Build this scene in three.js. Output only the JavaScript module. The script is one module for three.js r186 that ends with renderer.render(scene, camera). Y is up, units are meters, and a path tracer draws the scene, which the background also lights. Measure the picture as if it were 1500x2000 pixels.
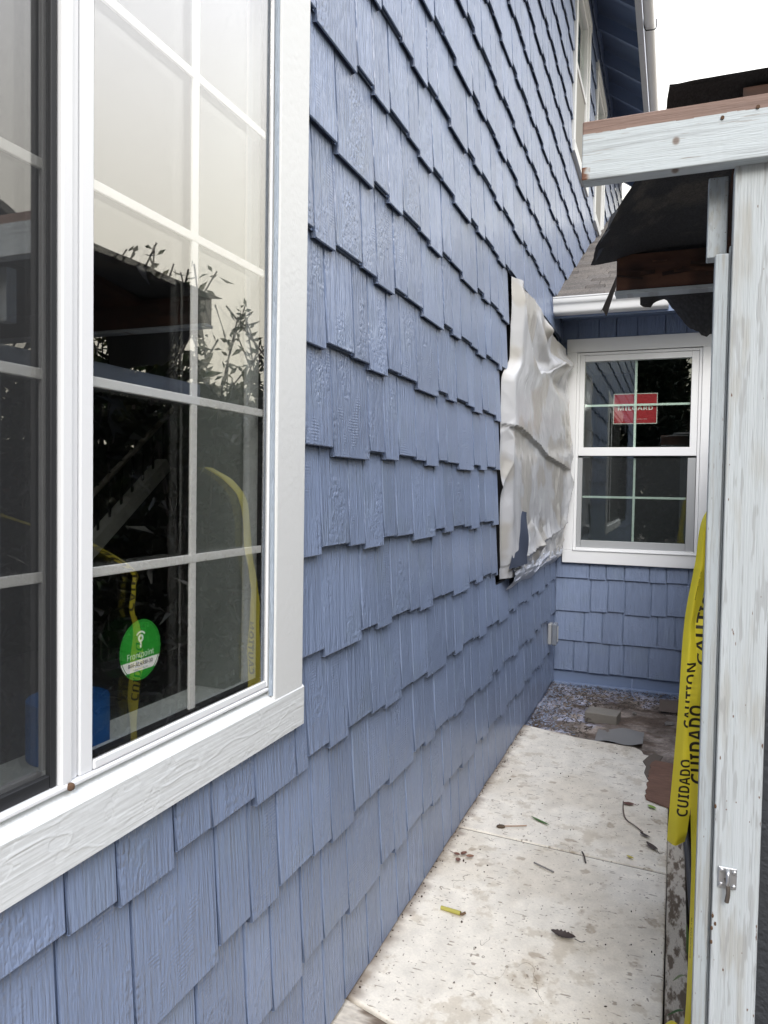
import * as THREE from 'three';
import { RoundedBoxGeometry } from 'three/addons/geometries/RoundedBoxGeometry.js';
import { mergeGeometries } from 'three/addons/utils/BufferGeometryUtils.js';

// ---------------------------------------------------------------- camera, sky, sun, exposure
const scene = new THREE.Scene();
const camera = new THREE.PerspectiveCamera(69.2, 768 / 1024, 0.05, 400);
camera.position.set(0.92, 1.52, 0);
camera.rotation.order = 'YXZ';
camera.rotation.set(THREE.MathUtils.degToRad(-1.94), THREE.MathUtils.degToRad(21.35), 0.016);
camera.updateMatrixWorld(true);
const renderer = new THREE.WebGLRenderer({ antialias: true });
renderer.setSize(768, 1024);
renderer.shadowMap.enabled = true;
renderer.toneMapping = THREE.LinearToneMapping;
renderer.toneMappingExposure = 1.5;

let seed = 7;
const rnd = () => { seed = (seed + 0x6d2b79f5) | 0; let t = Math.imul(seed ^ (seed >>> 15), 1 | seed); t = (t + Math.imul(t ^ (t >>> 7), 61 | t)) ^ t; return ((t ^ (t >>> 14)) >>> 0) / 4294967296; };
const rr = (a, b) => a + (b - a) * rnd();
const sstep = (a, b, x) => { const t = Math.min(1, Math.max(0, (x - a) / (b - a))); return t * t * (3 - 2 * t); };
const mix = (a, b, t) => a + (b - a) * t;
const hash = (x, y, s) => { let h = Math.imul(x, 374761393) + Math.imul(y, 668265263) + Math.imul(s, 1274126177); h = Math.imul(h ^ (h >>> 13), 1274126177); return ((h ^ (h >>> 16)) >>> 0) / 4294967296; };
function vn(x, y, p, q, s) {                       // tileable value noise with periods p, q
  const xi = Math.floor(x), yi = Math.floor(y), fx = x - xi, fy = y - yi, u = fx * fx * (3 - 2 * fx), v = fy * fy * (3 - 2 * fy);
  const w = (a, n) => ((a % n) + n) % n, x0 = w(xi, p), x1 = w(xi + 1, p), y0 = w(yi, q), y1 = w(yi + 1, q);
  return mix(mix(hash(x0, y0, s), hash(x1, y0, s), u), mix(hash(x0, y1, s), hash(x1, y1, s), u), v);
}
function fbm(u, v, p, q, s, oct = 4, gain = 0.5) { let a = 1, t = 0, n = 0; for (let i = 0; i < oct; i++) { t += a * vn(u * p, v * q, p, q, s + i * 17); n += a; a *= gain; p *= 2; q *= 2; } return t / n; }

{ // overcast sky: bright overhead, creamy and thinner towards the horizon
  const W = 512, H = 256, d = new Float32Array(W * H * 4);
  for (let j = 0; j < H; j++) for (let i = 0; i < W; i++) {
    const el = ((j + 0.5) / H - 0.5) * Math.PI, s = Math.max(0, Math.sin(el));
    const n = fbm(i / W, j / H, 8, 8, 3, 5), L = (0.78 + 1.95 * s ** 1.6) * (0.9 + 0.2 * n);
    const t = sstep(0.1, 0.85, s), o = (j * W + i) * 4;
    d[o] = L * mix(1.04, 0.93, t); d[o + 1] = L * mix(0.985, 0.975, t); d[o + 2] = L * mix(0.82, 1.12, t); d[o + 3] = 1;
  }
  const t = new THREE.DataTexture(d, W, H, THREE.RGBAFormat, THREE.FloatType);
  t.mapping = THREE.EquirectangularReflectionMapping; t.magFilter = THREE.LinearFilter; t.needsUpdate = true;
  scene.background = t; scene.environment = t;
}
const sun = new THREE.DirectionalLight(new THREE.Color(1, 0.96, 0.91), 1.7);
sun.position.set(4, 10, 9); sun.target.position.set(0, 1, -3); sun.shadow.radius = 50; sun.castShadow = true;
Object.assign(sun.shadow.camera, { left: -12, right: 12, top: 12, bottom: -12, near: 1, far: 60 });
sun.shadow.mapSize.set(2048, 2048);
scene.add(sun, sun.target);

// ---------------------------------------------------------------- textures
function tex(w, h, fn, color = false, rep = null) {
  const d = new Uint8Array(w * h * 4);
  for (let j = 0; j < h; j++) for (let i = 0; i < w; i++) {
    const c = fn((i + 0.5) / w, (j + 0.5) / h), o = (j * w + i) * 4;
    if (typeof c === 'number') d[o] = d[o + 1] = d[o + 2] = Math.max(0, Math.min(255, c * 255));
    else for (let k = 0; k < 3; k++) d[o + k] = Math.max(0, Math.min(255, c[k] * 255));
    d[o + 3] = 255;
  }
  const t = new THREE.DataTexture(d, w, h);
  t.wrapS = t.wrapT = THREE.RepeatWrapping; t.magFilter = THREE.LinearFilter; t.minFilter = THREE.LinearMipmapLinearFilter;
  if (color) t.colorSpace = THREE.SRGBColorSpace;
  if (rep) t.repeat.set(rep[0], rep[1]);
  t.needsUpdate = true;
  return t;
}
const mix3 = (a, b, t) => [mix(a[0], b[0], t), mix(a[1], b[1], t), mix(a[2], b[2], t)];
const mul3 = (a, k) => [a[0] * k, a[1] * k, a[2] * k];

// rough-sawn cedar grain under paint: fibres, cathedral arches, torn patches, cross-saw marks (1.2 m square)
const shakeBump = tex(1024, 1024, (u, v) => {
  const warp = 0.006 * (fbm(u, v, 6, 3, 11, 3) - 0.5), uu = u + warp;
  const fibre = fbm(uu, v, 190, 6, 21, 3, 0.6), fine = fbm(uu, v, 360, 50, 23, 2, 0.6);
  const kind = fbm(u, v, 7, 5, 31, 3), torn = sstep(0.56, 0.7, fbm(u, v, 9, 6, 41, 3)), saw = sstep(0.55, 0.66, fbm(u, v, 8, 7, 51, 2));
  const ring = 0.5 + 0.5 * Math.sin(60 * fbm(u, v, 4, 2, 61, 2) + 25 * u);
  const flake = Math.abs(fbm(u, v, 110, 60, 71, 3) - 0.5) * 2.4;
  const marks = 0.5 + 0.5 * Math.sin(2 * Math.PI * (v * 150 + 1.2 * fbm(u, v, 12, 8, 81, 2)));
  let h = 0.38 * fibre + 0.16 * fine + 0.12 * ring * sstep(0.45, 0.6, kind);
  h = mix(h, 0.22 + 0.5 * flake + 0.12 * fine, torn * 0.5);
  h = mix(h, 0.25 + 0.16 * marks * sstep(0.35, 0.7, fbm(u, v, 60, 30, 91, 2)) + 0.3 * fine, saw * (1 - torn) * 0.4);
  return h;
}, false, [1 / 1.2, 1 / 1.2]);
const shakeColor = tex(512, 512, (u, v) => { const a = fbm(u, v, 5, 4, 141, 4), b = fbm(u, v, 90, 12, 151, 3, 0.6), k = 0.93 + 0.07 * a + 0.05 * (b - 0.5), d = sstep(0.62, 0.75, fbm(u, v, 10, 7, 161, 4)) * 0.04; return [k, k, k - d * 0.3]; }, true, [1 / 1.2, 1 / 1.2]);
const paintBump = tex(1024, 512, (u, v) => {       // brushed house paint over a board, grain along u (1.2 x 0.6 m)
  const brush = fbm(u, v, 10, 160, 5, 3, 0.6), ridge = 1 - Math.abs(fbm(u, v, 7, 12, 9, 3) - 0.5) * 2;
  const chip = sstep(0.64, 0.7, fbm(u, v, 40, 24, 15, 3));
  return 0.3 + 0.2 * brush + 0.12 * sstep(0.9, 1, ridge) - 0.22 * chip * fbm(u, v, 8, 5, 19, 2) + 0.18 * fbm(u, v, 60, 40, 33, 2);
}, false, [1 / 1.2, 1 / 0.6]);
const stipple = tex(512, 512, (u, v) => fbm(u, v, 40, 40, 101, 4, 0.6), false, [2, 2]);

// weathered white post paint: streaks, grime rubbed in, chips down to brown wood; maps to 0.1 x 2.2 m
const weather = (s, tone) => (u, v) => {
  const streak = fbm(u, v, 18, 5, 201 + s, 4, 0.6), grime = sstep(0.52, 0.8, fbm(u, v, 3, 14, 231 + s, 4)), rub = sstep(0.62, 0.72, fbm(u, v, 14, 30, 241 + s, 3));
  let c = mix3(tone, mul3(tone, 0.965), sstep(0.4, 0.7, streak));
  c = mix3(c, [0.64, 0.635, 0.61], grime * 0.75 * (0.3 + streak)); c = mix3(c, [0.55, 0.55, 0.55], rub * 0.4);
  const chip = fbm(u, v, 12, 130, 261 + s, 3) + 0.1 * sstep(0.1, 0, Math.min(u, 1 - u));
  if (chip > 0.862) c = mix3(c, [0.4, 0.31, 0.26], sstep(0.862, 0.88, chip));
  return c;
};
const postColor = tex(256, 1024, weather(0, [0.73, 0.755, 0.765]), true);
const stopColor = tex(128, 1024, weather(55, [0.7, 0.73, 0.745]), true);
const fibreBump = tex(256, 1024, (u, v) => 0.6 * fbm(u, v, 60, 4, 301, 3, 0.6) + 0.4 * fbm(u, v, 30, 80, 311, 2));

const beamColor = tex(1024, 128, (u, v) => {       // painted fir; the top edge is raw redwood with a ragged paint line (v = height)
  const grain = fbm(u, v, 5, 26, 321, 4, 0.6), line = 0.78 + 0.03 * (fbm(u, 0.3, 20, 2, 331, 3) - 0.5) + 0.05 * u * 0;
  if (v > line) return mix3([0.42, 0.33, 0.29], [0.58, 0.48, 0.43], grain);
  let c = mix3([0.745, 0.775, 0.785], [0.66, 0.685, 0.695], sstep(0.45, 0.75, grain));
  const crack = fbm(u, v, 9, 40, 341, 3); if (crack > 0.78) c = mix3(c, [0.55, 0.52, 0.5], sstep(0.78, 0.83, crack) * 0.7);
  const kn = [[0.23, 0.45], [0.55, 0.62], [0.5, 0.25], [0.86, 0.6], [0.75, 0.3]];
  for (const [a, b] of kn) { const d = Math.hypot((u - a) * 8, v - b); if (d < 0.09) c = mix3(c, [0.42, 0.36, 0.32], sstep(0.09, 0.03, d) * 0.85); }
  if (u < 0.03 && v < 0.22) c = mix3(c, [0.4, 0.24, 0.15], sstep(0.03, 0.015, u + 0.03 * fbm(u, v, 60, 12, 351, 2) - 0.015));
  return c;
}, true);
const rawWood = tex(512, 128, (u, v) => mul3(mix3([0.14, 0.085, 0.065], [0.38, 0.26, 0.2], fbm(u, v, 4, 24, 361, 5, 0.65)), 0.8 + 0.4 * sstep(0.4, 0.6, fbm(u, v, 10, 5, 365, 3))), true);

const concreteColor = tex(1024, 2048, (u, v) => {  // 1 x 2.6 m of slab
  const big = fbm(u, v, 4, 9, 401, 4), mid = fbm(u, v, 20, 50, 411, 4, 0.6), fine = fbm(u, v, 220, 560, 421, 3, 0.7);
  let c = mix3([0.885, 0.86, 0.81], [0.835, 0.803, 0.745], sstep(0.4, 0.68, big));
  c = mul3(c, 0.93 + 0.14 * mid); c = mul3(c, 0.955 + 0.09 * fine);
  const st = fbm(u, v, 12, 30, 431, 5, 0.65); c = mix3(c, [0.64, 0.58, 0.49], sstep(0.59, 0.72, st) * 0.3);
  const scr = fbm(u, v, 30, 260, 433, 2); if (scr > 0.8) c = mix3(c, [0.5, 0.45, 0.39], sstep(0.8, 0.86, scr) * 0.6);
  const cr = Math.abs(fbm(u, v, 3, 5, 434, 5, 0.55) - 0.5); if (cr < 0.0016 && fbm(u, v, 4, 6, 435, 2) > 0.6) c = mix3(c, [0.5, 0.46, 0.4], 0.6);
  const st2 = fbm(u, v, 15, 34, 436, 4, 0.6); c = mix3(c, [0.5, 0.43, 0.35], sstep(0.69, 0.78, st2) * 0.4 * sstep(0.45, 0.6, big));
  const sp = fbm(u, v, 110, 280, 441, 2); if (sp > 0.815) c = mix3(c, [0.45, 0.4, 0.35], sstep(0.815, 0.86, sp) * 0.6);
  const edge = sstep(0.085, 0.0, u + 0.05 * (fbm(u, v, 16, 60, 451, 3) - 0.5)); c = mix3(c, [0.36, 0.31, 0.27], edge * 0.8);   // soil washed against the wall
  return c;
}, true);
const concreteBump = tex(512, 1024, (u, v) => 0.6 * fbm(u, v, 120, 300, 461, 3, 0.7) + 0.4 * fbm(u, v, 12, 30, 471, 3));
const curbColor = tex(256, 1024, (u, v) => {
  const n = fbm(u, v, 4, 30, 501, 5, 0.6), f = fbm(u, v, 60, 500, 511, 2);
  return mul3(mix3([0.78, 0.75, 0.7], [0.42, 0.37, 0.32], sstep(0.42, 0.64, n)), 0.9 + 0.2 * f);
}, true);
const dirtColor = tex(1024, 1024, (u, v) => {      // 1.4 m square: damp soil with flattened paper and blue overspray by the walls
  const n = fbm(u, v, 10, 10, 601, 5, 0.6), f = fbm(u, v, 120, 120, 611, 3, 0.7), w = fbm(u, v, 5, 7, 621, 4);
  let c = mix3([0.42, 0.385, 0.36], [0.6, 0.56, 0.53], sstep(0.35, 0.7, n)); c = mix3(c, [0.3, 0.25, 0.215], sstep(0.55, 0.7, w) * 0.8);
  c = mul3(c, 0.8 + 0.4 * f);
  return c;
}, true);
const dirtBump = tex(512, 512, (u, v) => 0.5 * fbm(u, v, 30, 30, 631, 4, 0.6) + 0.5 * fbm(u, v, 8, 8, 641, 3));
const feltColor = tex(512, 512, (u, v) => { const n = fbm(u, v, 6, 6, 701, 4), f = fbm(u, v, 200, 200, 711, 2); return mul3(mix3([0.2, 0.2, 0.205], [0.3, 0.285, 0.265], sstep(0.45, 0.7, n)), 0.75 + 0.5 * f); }, true);
const roofColor = tex(512, 512, (u, v) => { const f = fbm(u, v, 200, 200, 721, 2), n = fbm(u, v, 8, 8, 731, 3); return mul3(mix3([0.33, 0.315, 0.3], [0.44, 0.415, 0.39], n), 0.65 + 0.7 * f); }, true);
const boardColor = tex(512, 512, (u, v) => mul3(mix3([0.42, 0.31, 0.26], [0.5, 0.38, 0.32], fbm(u, v, 6, 8, 741, 4)), 0.85 + 0.3 * fbm(u, v, 20, 140, 751, 3)), true);
const plasticColor = tex(512, 512, (u, v) => mix3([0.83, 0.835, 0.845], [0.78, 0.765, 0.745], sstep(0.45, 0.62, fbm(u, v, 4, 5, 761, 4))), true);
const crinkle = tex(512, 512, (u, v) => { const w = 0.05 * (fbm(u, v, 5, 5, 791, 2) - 0.5), a = 1 - Math.abs(fbm(u + w, v + w, 5, 4, 793, 1) - 0.5) * 2.6, b = 1 - Math.abs(fbm(u + v * 1, v, 11, 9, 795, 1) - 0.5) * 2.6, c = 1 - Math.abs(fbm(u, v, 22, 18, 797, 1) - 0.5) * 2.6; return 0.5 * a + 0.3 * b + 0.12 * c; });
const brickColor = tex(256, 256, (u, v) => mul3(mix3([0.42, 0.3, 0.26], [0.5, 0.42, 0.38], fbm(u, v, 6, 6, 771, 4)), 0.75 + 0.5 * fbm(u, v, 90, 90, 781, 2)), true);

function canvasTex(w, h, draw) { const c = document.createElement('canvas'); c.width = w; c.height = h; draw(c.getContext('2d')); const t = new THREE.CanvasTexture(c); t.colorSpace = THREE.SRGBColorSpace; t.wrapT = t.wrapS = THREE.RepeatWrapping; t.anisotropy = 8; return t; }
const tapeTex = canvasTex(160, 2048, (g) => {      // 1.3 m of tape, lettering reads along it from bottom to top
  g.fillStyle = '#f8e83a'; g.fillRect(0, 0, 160, 2048);
  g.fillStyle = '#241c10'; g.textAlign = 'center'; g.textBaseline = 'middle';
  const word = (s, y, len) => { g.save(); g.translate(96, y); g.rotate(-Math.PI / 2); g.font = 'bold 118px sans-serif'; const w = g.measureText(s).width; g.scale(len / w, 1); g.fillText(s, 0, 4); g.restore(); };
  word('CAUTION', 855, 400); word('CUIDADO', 1408, 345); g.fillStyle = '#4a421a'; g.save(); g.translate(76, 200); g.rotate(-Math.PI / 2); g.font = '17px sans-serif'; g.fillText('BARRICADE TAPE  3 IN', 0, 0); g.restore();
});
const stickerTex = canvasTex(512, 384, (g) => {
  g.fillStyle = '#d9d4d2'; g.fillRect(0, 0, 512, 384); g.fillStyle = '#b01226'; g.fillRect(9, 9, 494, 366);
  g.fillStyle = '#f1eeee'; g.textAlign = 'center'; g.textBaseline = 'middle'; g.save(); g.translate(256, 186); g.font = 'bold 74px sans-serif'; g.scale(420 / g.measureText('MILGARD').width, 1); g.fillText('MILGARD', 0, 0); g.restore();
  g.font = '15px sans-serif'; g.fillText('windows & doors', 340, 322);
});
const greenTex = canvasTex(512, 512, (g) => {
  g.fillStyle = '#2fa238'; g.fillRect(0, 0, 512, 512);
  g.fillStyle = '#f4f6f3'; g.fillRect(0, 338, 512, 92);
  g.strokeStyle = '#1d7a2a'; g.lineWidth = 7; g.beginPath(); g.arc(256, 256, 240, 0, 7); g.stroke();
  g.strokeStyle = '#eef6ec'; g.lineWidth = 16; g.beginPath(); g.arc(256, 165, 62, Math.PI * 1.2, Math.PI * 1.8); g.stroke();
  g.lineWidth = 20; g.beginPath(); g.arc(256, 158, 24, 0, 7); g.stroke(); g.beginPath(); g.moveTo(256, 184); g.lineTo(256, 238); g.stroke();
  g.fillStyle = '#eef6ec'; g.textAlign = 'center'; g.textBaseline = 'middle'; g.font = '72px sans-serif'; g.fillText('Frontpoint', 256, 296);
  g.fillStyle = '#2a2f2a'; g.font = 'bold 46px sans-serif'; g.fillText('866-ALARM-30', 256, 372); g.font = '18px sans-serif'; g.fillText('frontpointsecurity.com', 256, 412);
  g.fillStyle = '#174f20'; g.font = '16px sans-serif'; g.fillText('Protected by', 256, 62);
});

// ---------------------------------------------------------------- materials
const std = (o) => new THREE.MeshStandardMaterial(o), phys = (o) => new THREE.MeshPhysicalMaterial(o), lin = (r, g, b) => new THREE.Color().setRGB(r, g, b);
const withRep = (t, a, b) => { const c = t.clone(); c.repeat.set(a, b); c.needsUpdate = true; return c; };
const M = {};
M.blue = [1, 0.94, 1.06].map((k) => std({ color: lin(0.222 * k, 0.278 * k, 0.41 * k), map: shakeColor, roughness: 0.28, bumpMap: shakeBump, bumpScale: 0.0115 }));
M.blueFlat = std({ color: lin(0.19, 0.25, 0.385), roughness: 0.5, bumpMap: stipple, bumpScale: 0.0006 });
M.white = std({ color: lin(0.7, 0.72, 0.72), roughness: 0.42, bumpMap: paintBump, bumpScale: 0.004 });
M.whiteV = std({ color: lin(0.7, 0.71, 0.7), roughness: 0.45, bumpMap: stipple, bumpScale: 0.0006 });
M.vinyl = std({ color: lin(0.8, 0.81, 0.82), roughness: 0.32, bumpMap: stipple, bumpScale: 0.0001 });
M.vinylGrey = std({ color: lin(0.36, 0.37, 0.38), roughness: 0.5, metalness: 0.1 });
M.muntin = std({ color: lin(0.84, 0.86, 0.83), roughness: 0.4 });
M.dark = std({ color: lin(0.012, 0.013, 0.015), roughness: 0.6 });
M.glass = phys({ color: lin(0.99, 0.985, 0.98), transmission: 1, thickness: 0, roughness: 0, ior: 2.5 });
M.glassInner = phys({ color: lin(0.97, 0.99, 0.98), transmission: 1, thickness: 0, roughness: 0, ior: 1.5 });
M.glassBack = phys({ color: lin(0.9, 0.96, 0.93), transmission: 1, thickness: 0, roughness: 0, ior: 2.0 });
M.screen = std({ color: lin(0.05, 0.052, 0.055), roughness: 0.7, transparent: true, opacity: 0.3, side: THREE.DoubleSide });
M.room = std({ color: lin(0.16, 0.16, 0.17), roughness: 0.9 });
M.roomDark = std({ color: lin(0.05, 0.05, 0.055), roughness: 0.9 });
M.interior = std({ color: lin(0.8, 0.81, 0.78), roughness: 0.6 });
M.post = std({ map: postColor, bumpMap: fibreBump, bumpScale: 0.0015, roughness: 0.62 });
M.stop = std({ map: stopColor, bumpMap: fibreBump, bumpScale: 0.0012, roughness: 0.62 });
M.beam = std({ map: beamColor, bumpMap: withRep(fibreBump, 1, 1), bumpScale: 0.001, roughness: 0.6 });
M.raw = std({ map: rawWood, roughness: 0.8, bumpMap: stipple, bumpScale: 0.001 });
M.felt = std({ map: feltColor, roughness: 0.9, bumpMap: stipple, bumpScale: 0.001, side: THREE.DoubleSide });
M.roof = std({ map: roofColor, roughness: 0.95, bumpMap: stipple, bumpScale: 0.002 });
M.concrete = std({ map: concreteColor, bumpMap: concreteBump, bumpScale: 0.0015, roughness: 0.85 });
M.curb = std({ map: curbColor, bumpMap: concreteBump, bumpScale: 0.003, roughness: 0.9 });
M.dirt = std({ map: dirtColor, color: lin(1.2, 1.18, 1.16), bumpMap: dirtBump, bumpScale: 0.012, roughness: 0.95, vertexColors: true });
M.soil = std({ color: lin(0.1, 0.085, 0.07), roughness: 1 });
M.board = std({ map: boardColor, roughness: 0.85, bumpMap: stipple, bumpScale: 0.001 });
M.plastic = phys({ map: plasticColor, roughness: 0.27, transmission: 0.3, thickness: 0, side: THREE.DoubleSide, bumpMap: crinkle, bumpScale: 0.0055 });
M.tape = phys({ map: tapeTex, roughness: 0.6, transmission: 0.35, thickness: 0, side: THREE.DoubleSide });
M.brick = std({ map: brickColor, roughness: 0.9, bumpMap: stipple, bumpScale: 0.003 });
M.zinc = std({ color: lin(0.55, 0.56, 0.57), roughness: 0.38, metalness: 0.85 });
M.rust = std({ color: lin(0.1, 0.055, 0.03), roughness: 0.9 });
const flat = (r, g, b, rough = 0.7) => std({ color: lin(r, g, b), roughness: rough, side: THREE.DoubleSide });

// ---------------------------------------------------------------- helpers
const used = new Map();
const numbered = (n) => { const k = used.get(n) ?? 0; used.set(n, k + 1); return k ? n + '_' + String(k).padStart(3, '0') : n; };
function shadow(o) { o.castShadow = o.receiveShadow = true; return o; }
function mesh(name, geo, mat, parent) { const o = shadow(new THREE.Mesh(geo, mat)); o.name = name; parent.add(o); return o; }
function group(name, parent) { const o = new THREE.Group(); o.name = name; parent.add(o); return o; }
function thing(name, label, category, pos = [0, 0, 0], ry = 0, grp) { const o = group(numbered(name), scene); o.position.set(...pos); o.rotation.y = ry; o.userData = { label, category }; if (grp) o.userData.group = grp; return o; }
function one(name, geo, mat, label, category, grp) { const o = mesh(numbered(name), geo, mat, scene); o.userData = { label, category }; if (grp) o.userData.group = grp; return o; }
function struct(name, geo, mat) { const o = mesh(name, geo, mat, scene); o.userData.kind = 'structure'; return o; }
function uvMetres(g, swap = false, ou = 0, ov = 0, sc = 1) {       // uv in metres by the way each face points
  const p = g.attributes.position, n = g.attributes.normal, uv = new Float32Array(p.count * 2);
  for (let i = 0; i < p.count; i++) {
    const ax = Math.abs(n.getX(i)), ay = Math.abs(n.getY(i)), az = Math.abs(n.getZ(i));
    let a, b; if (ax >= ay && ax >= az) { a = p.getZ(i); b = p.getY(i); } else if (ay >= az) { a = p.getX(i); b = p.getZ(i); } else { a = p.getX(i); b = p.getY(i); }
    if (swap) [a, b] = [b, a];
    uv[2 * i] = a * sc + ou; uv[2 * i + 1] = b * sc + ov;
  }
  g.setAttribute('uv', new THREE.BufferAttribute(uv, 2)); return g;
}
function box(x0, x1, y0, y1, z0, z1, swap = false) { const g = new THREE.BoxGeometry(Math.abs(x1 - x0), Math.abs(y1 - y0), Math.abs(z1 - z0)); g.translate((x0 + x1) / 2, (y0 + y1) / 2, (z0 + z1) / 2); return uvMetres(g, swap, rr(0, 3), rr(0, 3)); }
function rbox(x0, x1, y0, y1, z0, z1, r = 0.003, swap = false) {
  const w = Math.abs(x1 - x0), h = Math.abs(y1 - y0), d = Math.abs(z1 - z0), g = new RoundedBoxGeometry(w, h, d, 2, Math.min(r, w / 2.2, h / 2.2, d / 2.2));
  g.translate((x0 + x1) / 2, (y0 + y1) / 2, (z0 + z1) / 2); return uvMetres(g, swap, rr(0, 3), rr(0, 3));
}
const merge = (l) => mergeGeometries(l.map((g) => { const q = g.index ? g.toNonIndexed() : g; for (const k of Object.keys(q.attributes)) if (!['position', 'normal', 'uv'].includes(k)) q.deleteAttribute(k); return q; }));
class Quads {                                       // loose quads with flat normals and given uv
  constructor() { this.p = []; this.n = []; this.t = []; this.g = []; }
  quad(a, b, c, d, ua, slot = 0) {                  // corners counter-clockwise from outside
    const A = new THREE.Vector3(...a), n = new THREE.Vector3(...b).sub(A).cross(new THREE.Vector3(...d).sub(A)).normalize();
    const P = [a, b, c, a, c, d], U = ua ? [ua[0], ua[1], ua[2], ua[0], ua[2], ua[3]] : [[0, 0], [1, 0], [1, 1], [0, 0], [1, 1], [0, 1]];
    P.forEach((q, i) => { this.p.push(...q); this.n.push(n.x, n.y, n.z); this.t.push(...U[i]); }); this.g.push(slot);
    return this;
  }
  geo(multi = false) {
    const g = new THREE.BufferGeometry();
    g.setAttribute('position', new THREE.Float32BufferAttribute(this.p, 3)); g.setAttribute('normal', new THREE.Float32BufferAttribute(this.n, 3)); g.setAttribute('uv', new THREE.Float32BufferAttribute(this.t, 2));
    if (multi) { let i = 0; while (i < this.g.length) { let j = i; while (j < this.g.length && this.g[j] === this.g[i]) j++; g.addGroup(i * 6, (j - i) * 6, this.g[i]); i = j; } }
    return g;
  }
}
function grid(nu, nv, fn, uvS = [1, 1]) {           // surface from fn(u, v) -> [x, y, z]
  const p = [], t = [], ix = [];
  for (let j = 0; j <= nv; j++) for (let i = 0; i <= nu; i++) { p.push(...fn(i / nu, j / nv)); t.push(i / nu * uvS[0], j / nv * uvS[1]); }
  for (let j = 0; j < nv; j++) for (let i = 0; i < nu; i++) { const a = j * (nu + 1) + i, b = a + 1, c = a + nu + 1, d = c + 1; ix.push(a, b, d, a, d, c); }
  const g = new THREE.BufferGeometry(); g.setAttribute('position', new THREE.Float32BufferAttribute(p, 3)); g.setAttribute('uv', new THREE.Float32BufferAttribute(t, 2)); g.setIndex(ix); g.computeVertexNormals(); return g;
}
function tube(pts, r, seg = 24, rad = 7) { return new THREE.TubeGeometry(new THREE.CatmullRomCurve3(pts.map((p) => new THREE.Vector3(...p))), seg, r, rad, false); }

// ---------------------------------------------------------------- the house
const house = thing('house', 'blue shingled two-storey house with white windows along the concrete path', 'house');
const ROW = 0.27, TH = 0.0165, SHELL = 0.005, TILT = 0.0165, XF = 0.058, GAP = 0.007;
const PAT = [0.26, 0.125, 0.13, 0.18, 0.115, 0.155, 0.12, 0.17], STAG = [-0.024, 0.004, -0.016, 0.004, -0.006, -0.022, 0.004, 0], PER = PAT.reduce((a, b) => a + b);
const START = { 0: -2.7, 1: -1.98, 2: -2.3, 3: -2.7, 4: -1.79, 5: -2.51, 6: -1.83, 7: -2.52, 8: -2.57, 9: -1.83, 10: -2.95 };
const roofLine = (z) => 3.03 + 0.48 * (-6.02 - z);
// one shingle: its lower left corner at the origin, width along -z, leaning back as it rises; the butt (slot 1) is flat blue
function shingleGeo(w, h, ou, ov) {
  const q = new Quads(), c = 0.0022, x = (y) => -TILT * y / ROW, u = (z, y) => [z + ou, y + ov];
  const f0 = [x(0) , c, -c], a = [x(c), c, -c], b = [x(c), c, -w + c], d = [x(h), h, -w + c], e = [x(h), h, -c];
  q.quad(a, b, d, e, [u(0, c), u(w, c), u(w, h), u(0, h)]);
  q.quad([-c, 0, -c], [-c, 0, -w + c], b, a, [u(0, 0), u(w, 0), u(w, c), u(0, c)]);                                            // eased lower edge
  q.quad([-TH, 0, 0], [-c, 0, -c], a, [x(h) - TH, h, 0], [u(0, 0), u(0.01, 0), u(0.01, c), u(0, h)]);
  q.quad([-TH, 0, 0], a, e, [x(h) - TH, h, 0], [u(0, 0), u(0.012, 0), u(0.012, h), u(0, h)]);
  q.quad(b, [-TH, 0, -w], [x(h) - TH, h, -w], d, [u(w, 0), u(w + 0.012, 0), u(w + 0.012, h), u(w, h)]);
  // thin shell; the open cavity behind it is shaped to darken the butt line
  q.quad([-SHELL, 0, 0], [-SHELL, 0, -w], [-c, 0, -w + c], [-c, 0, -c], null, 1);
  q.quad([-SHELL, 0, -w], [-SHELL, 0, 0], [x(h) - SHELL, h, 0], [x(h) - SHELL, h, -w], null, 1);
  return q.geo(true);
}
const holes = [[-1.64, 3.2, 0.95, 2.77], [-5.99, -3.89, 1.0, 2.165], [-5.99, -4.04, 2.165, 2.71], [-7.43, -6.37, 4.32, 5.97], [-9.13, -8.08, 4.32, 5.97]];   // z0, z1, y0, y1: big window, sheeted opening, upper windows
const wallBack = new Quads(), cand = [];
for (let k = 0; k < 24; k++) {
  const yb = ROW * k + 0.004, top = yb + ROW + 0.01;
  // backing course seen in the grooves
  for (const s of splitZ(yb, top, 5.2, -12)) wallBack.quad([XF - 0.0095, s[2], s[1]], [XF - 0.0095, s[2], s[0]], [XF - 0.0095 - TILT * (s[3] - yb) / ROW, s[3], s[0]], [XF - 0.0095 - TILT * (s[3] - yb) / ROW, s[3], s[1]], [[s[1], s[2]], [s[0], s[2]], [s[0], s[3]], [s[1], s[3]]]);
  let z = (START[k] ?? -rr(1.6, 2.85)) + PER * Math.ceil((5.2 + 3) / PER), i = 0;
  while (z > -12) { const w = PAT[i % 8]; if (z < 5.4) for (const s of clipShingle(k, z, z - w, Math.max(k ? -9 : 0.004, yb + STAG[i % 8]), yb + ROW + 0.03)) cand.push(s); z -= w; i++; }
}
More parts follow.
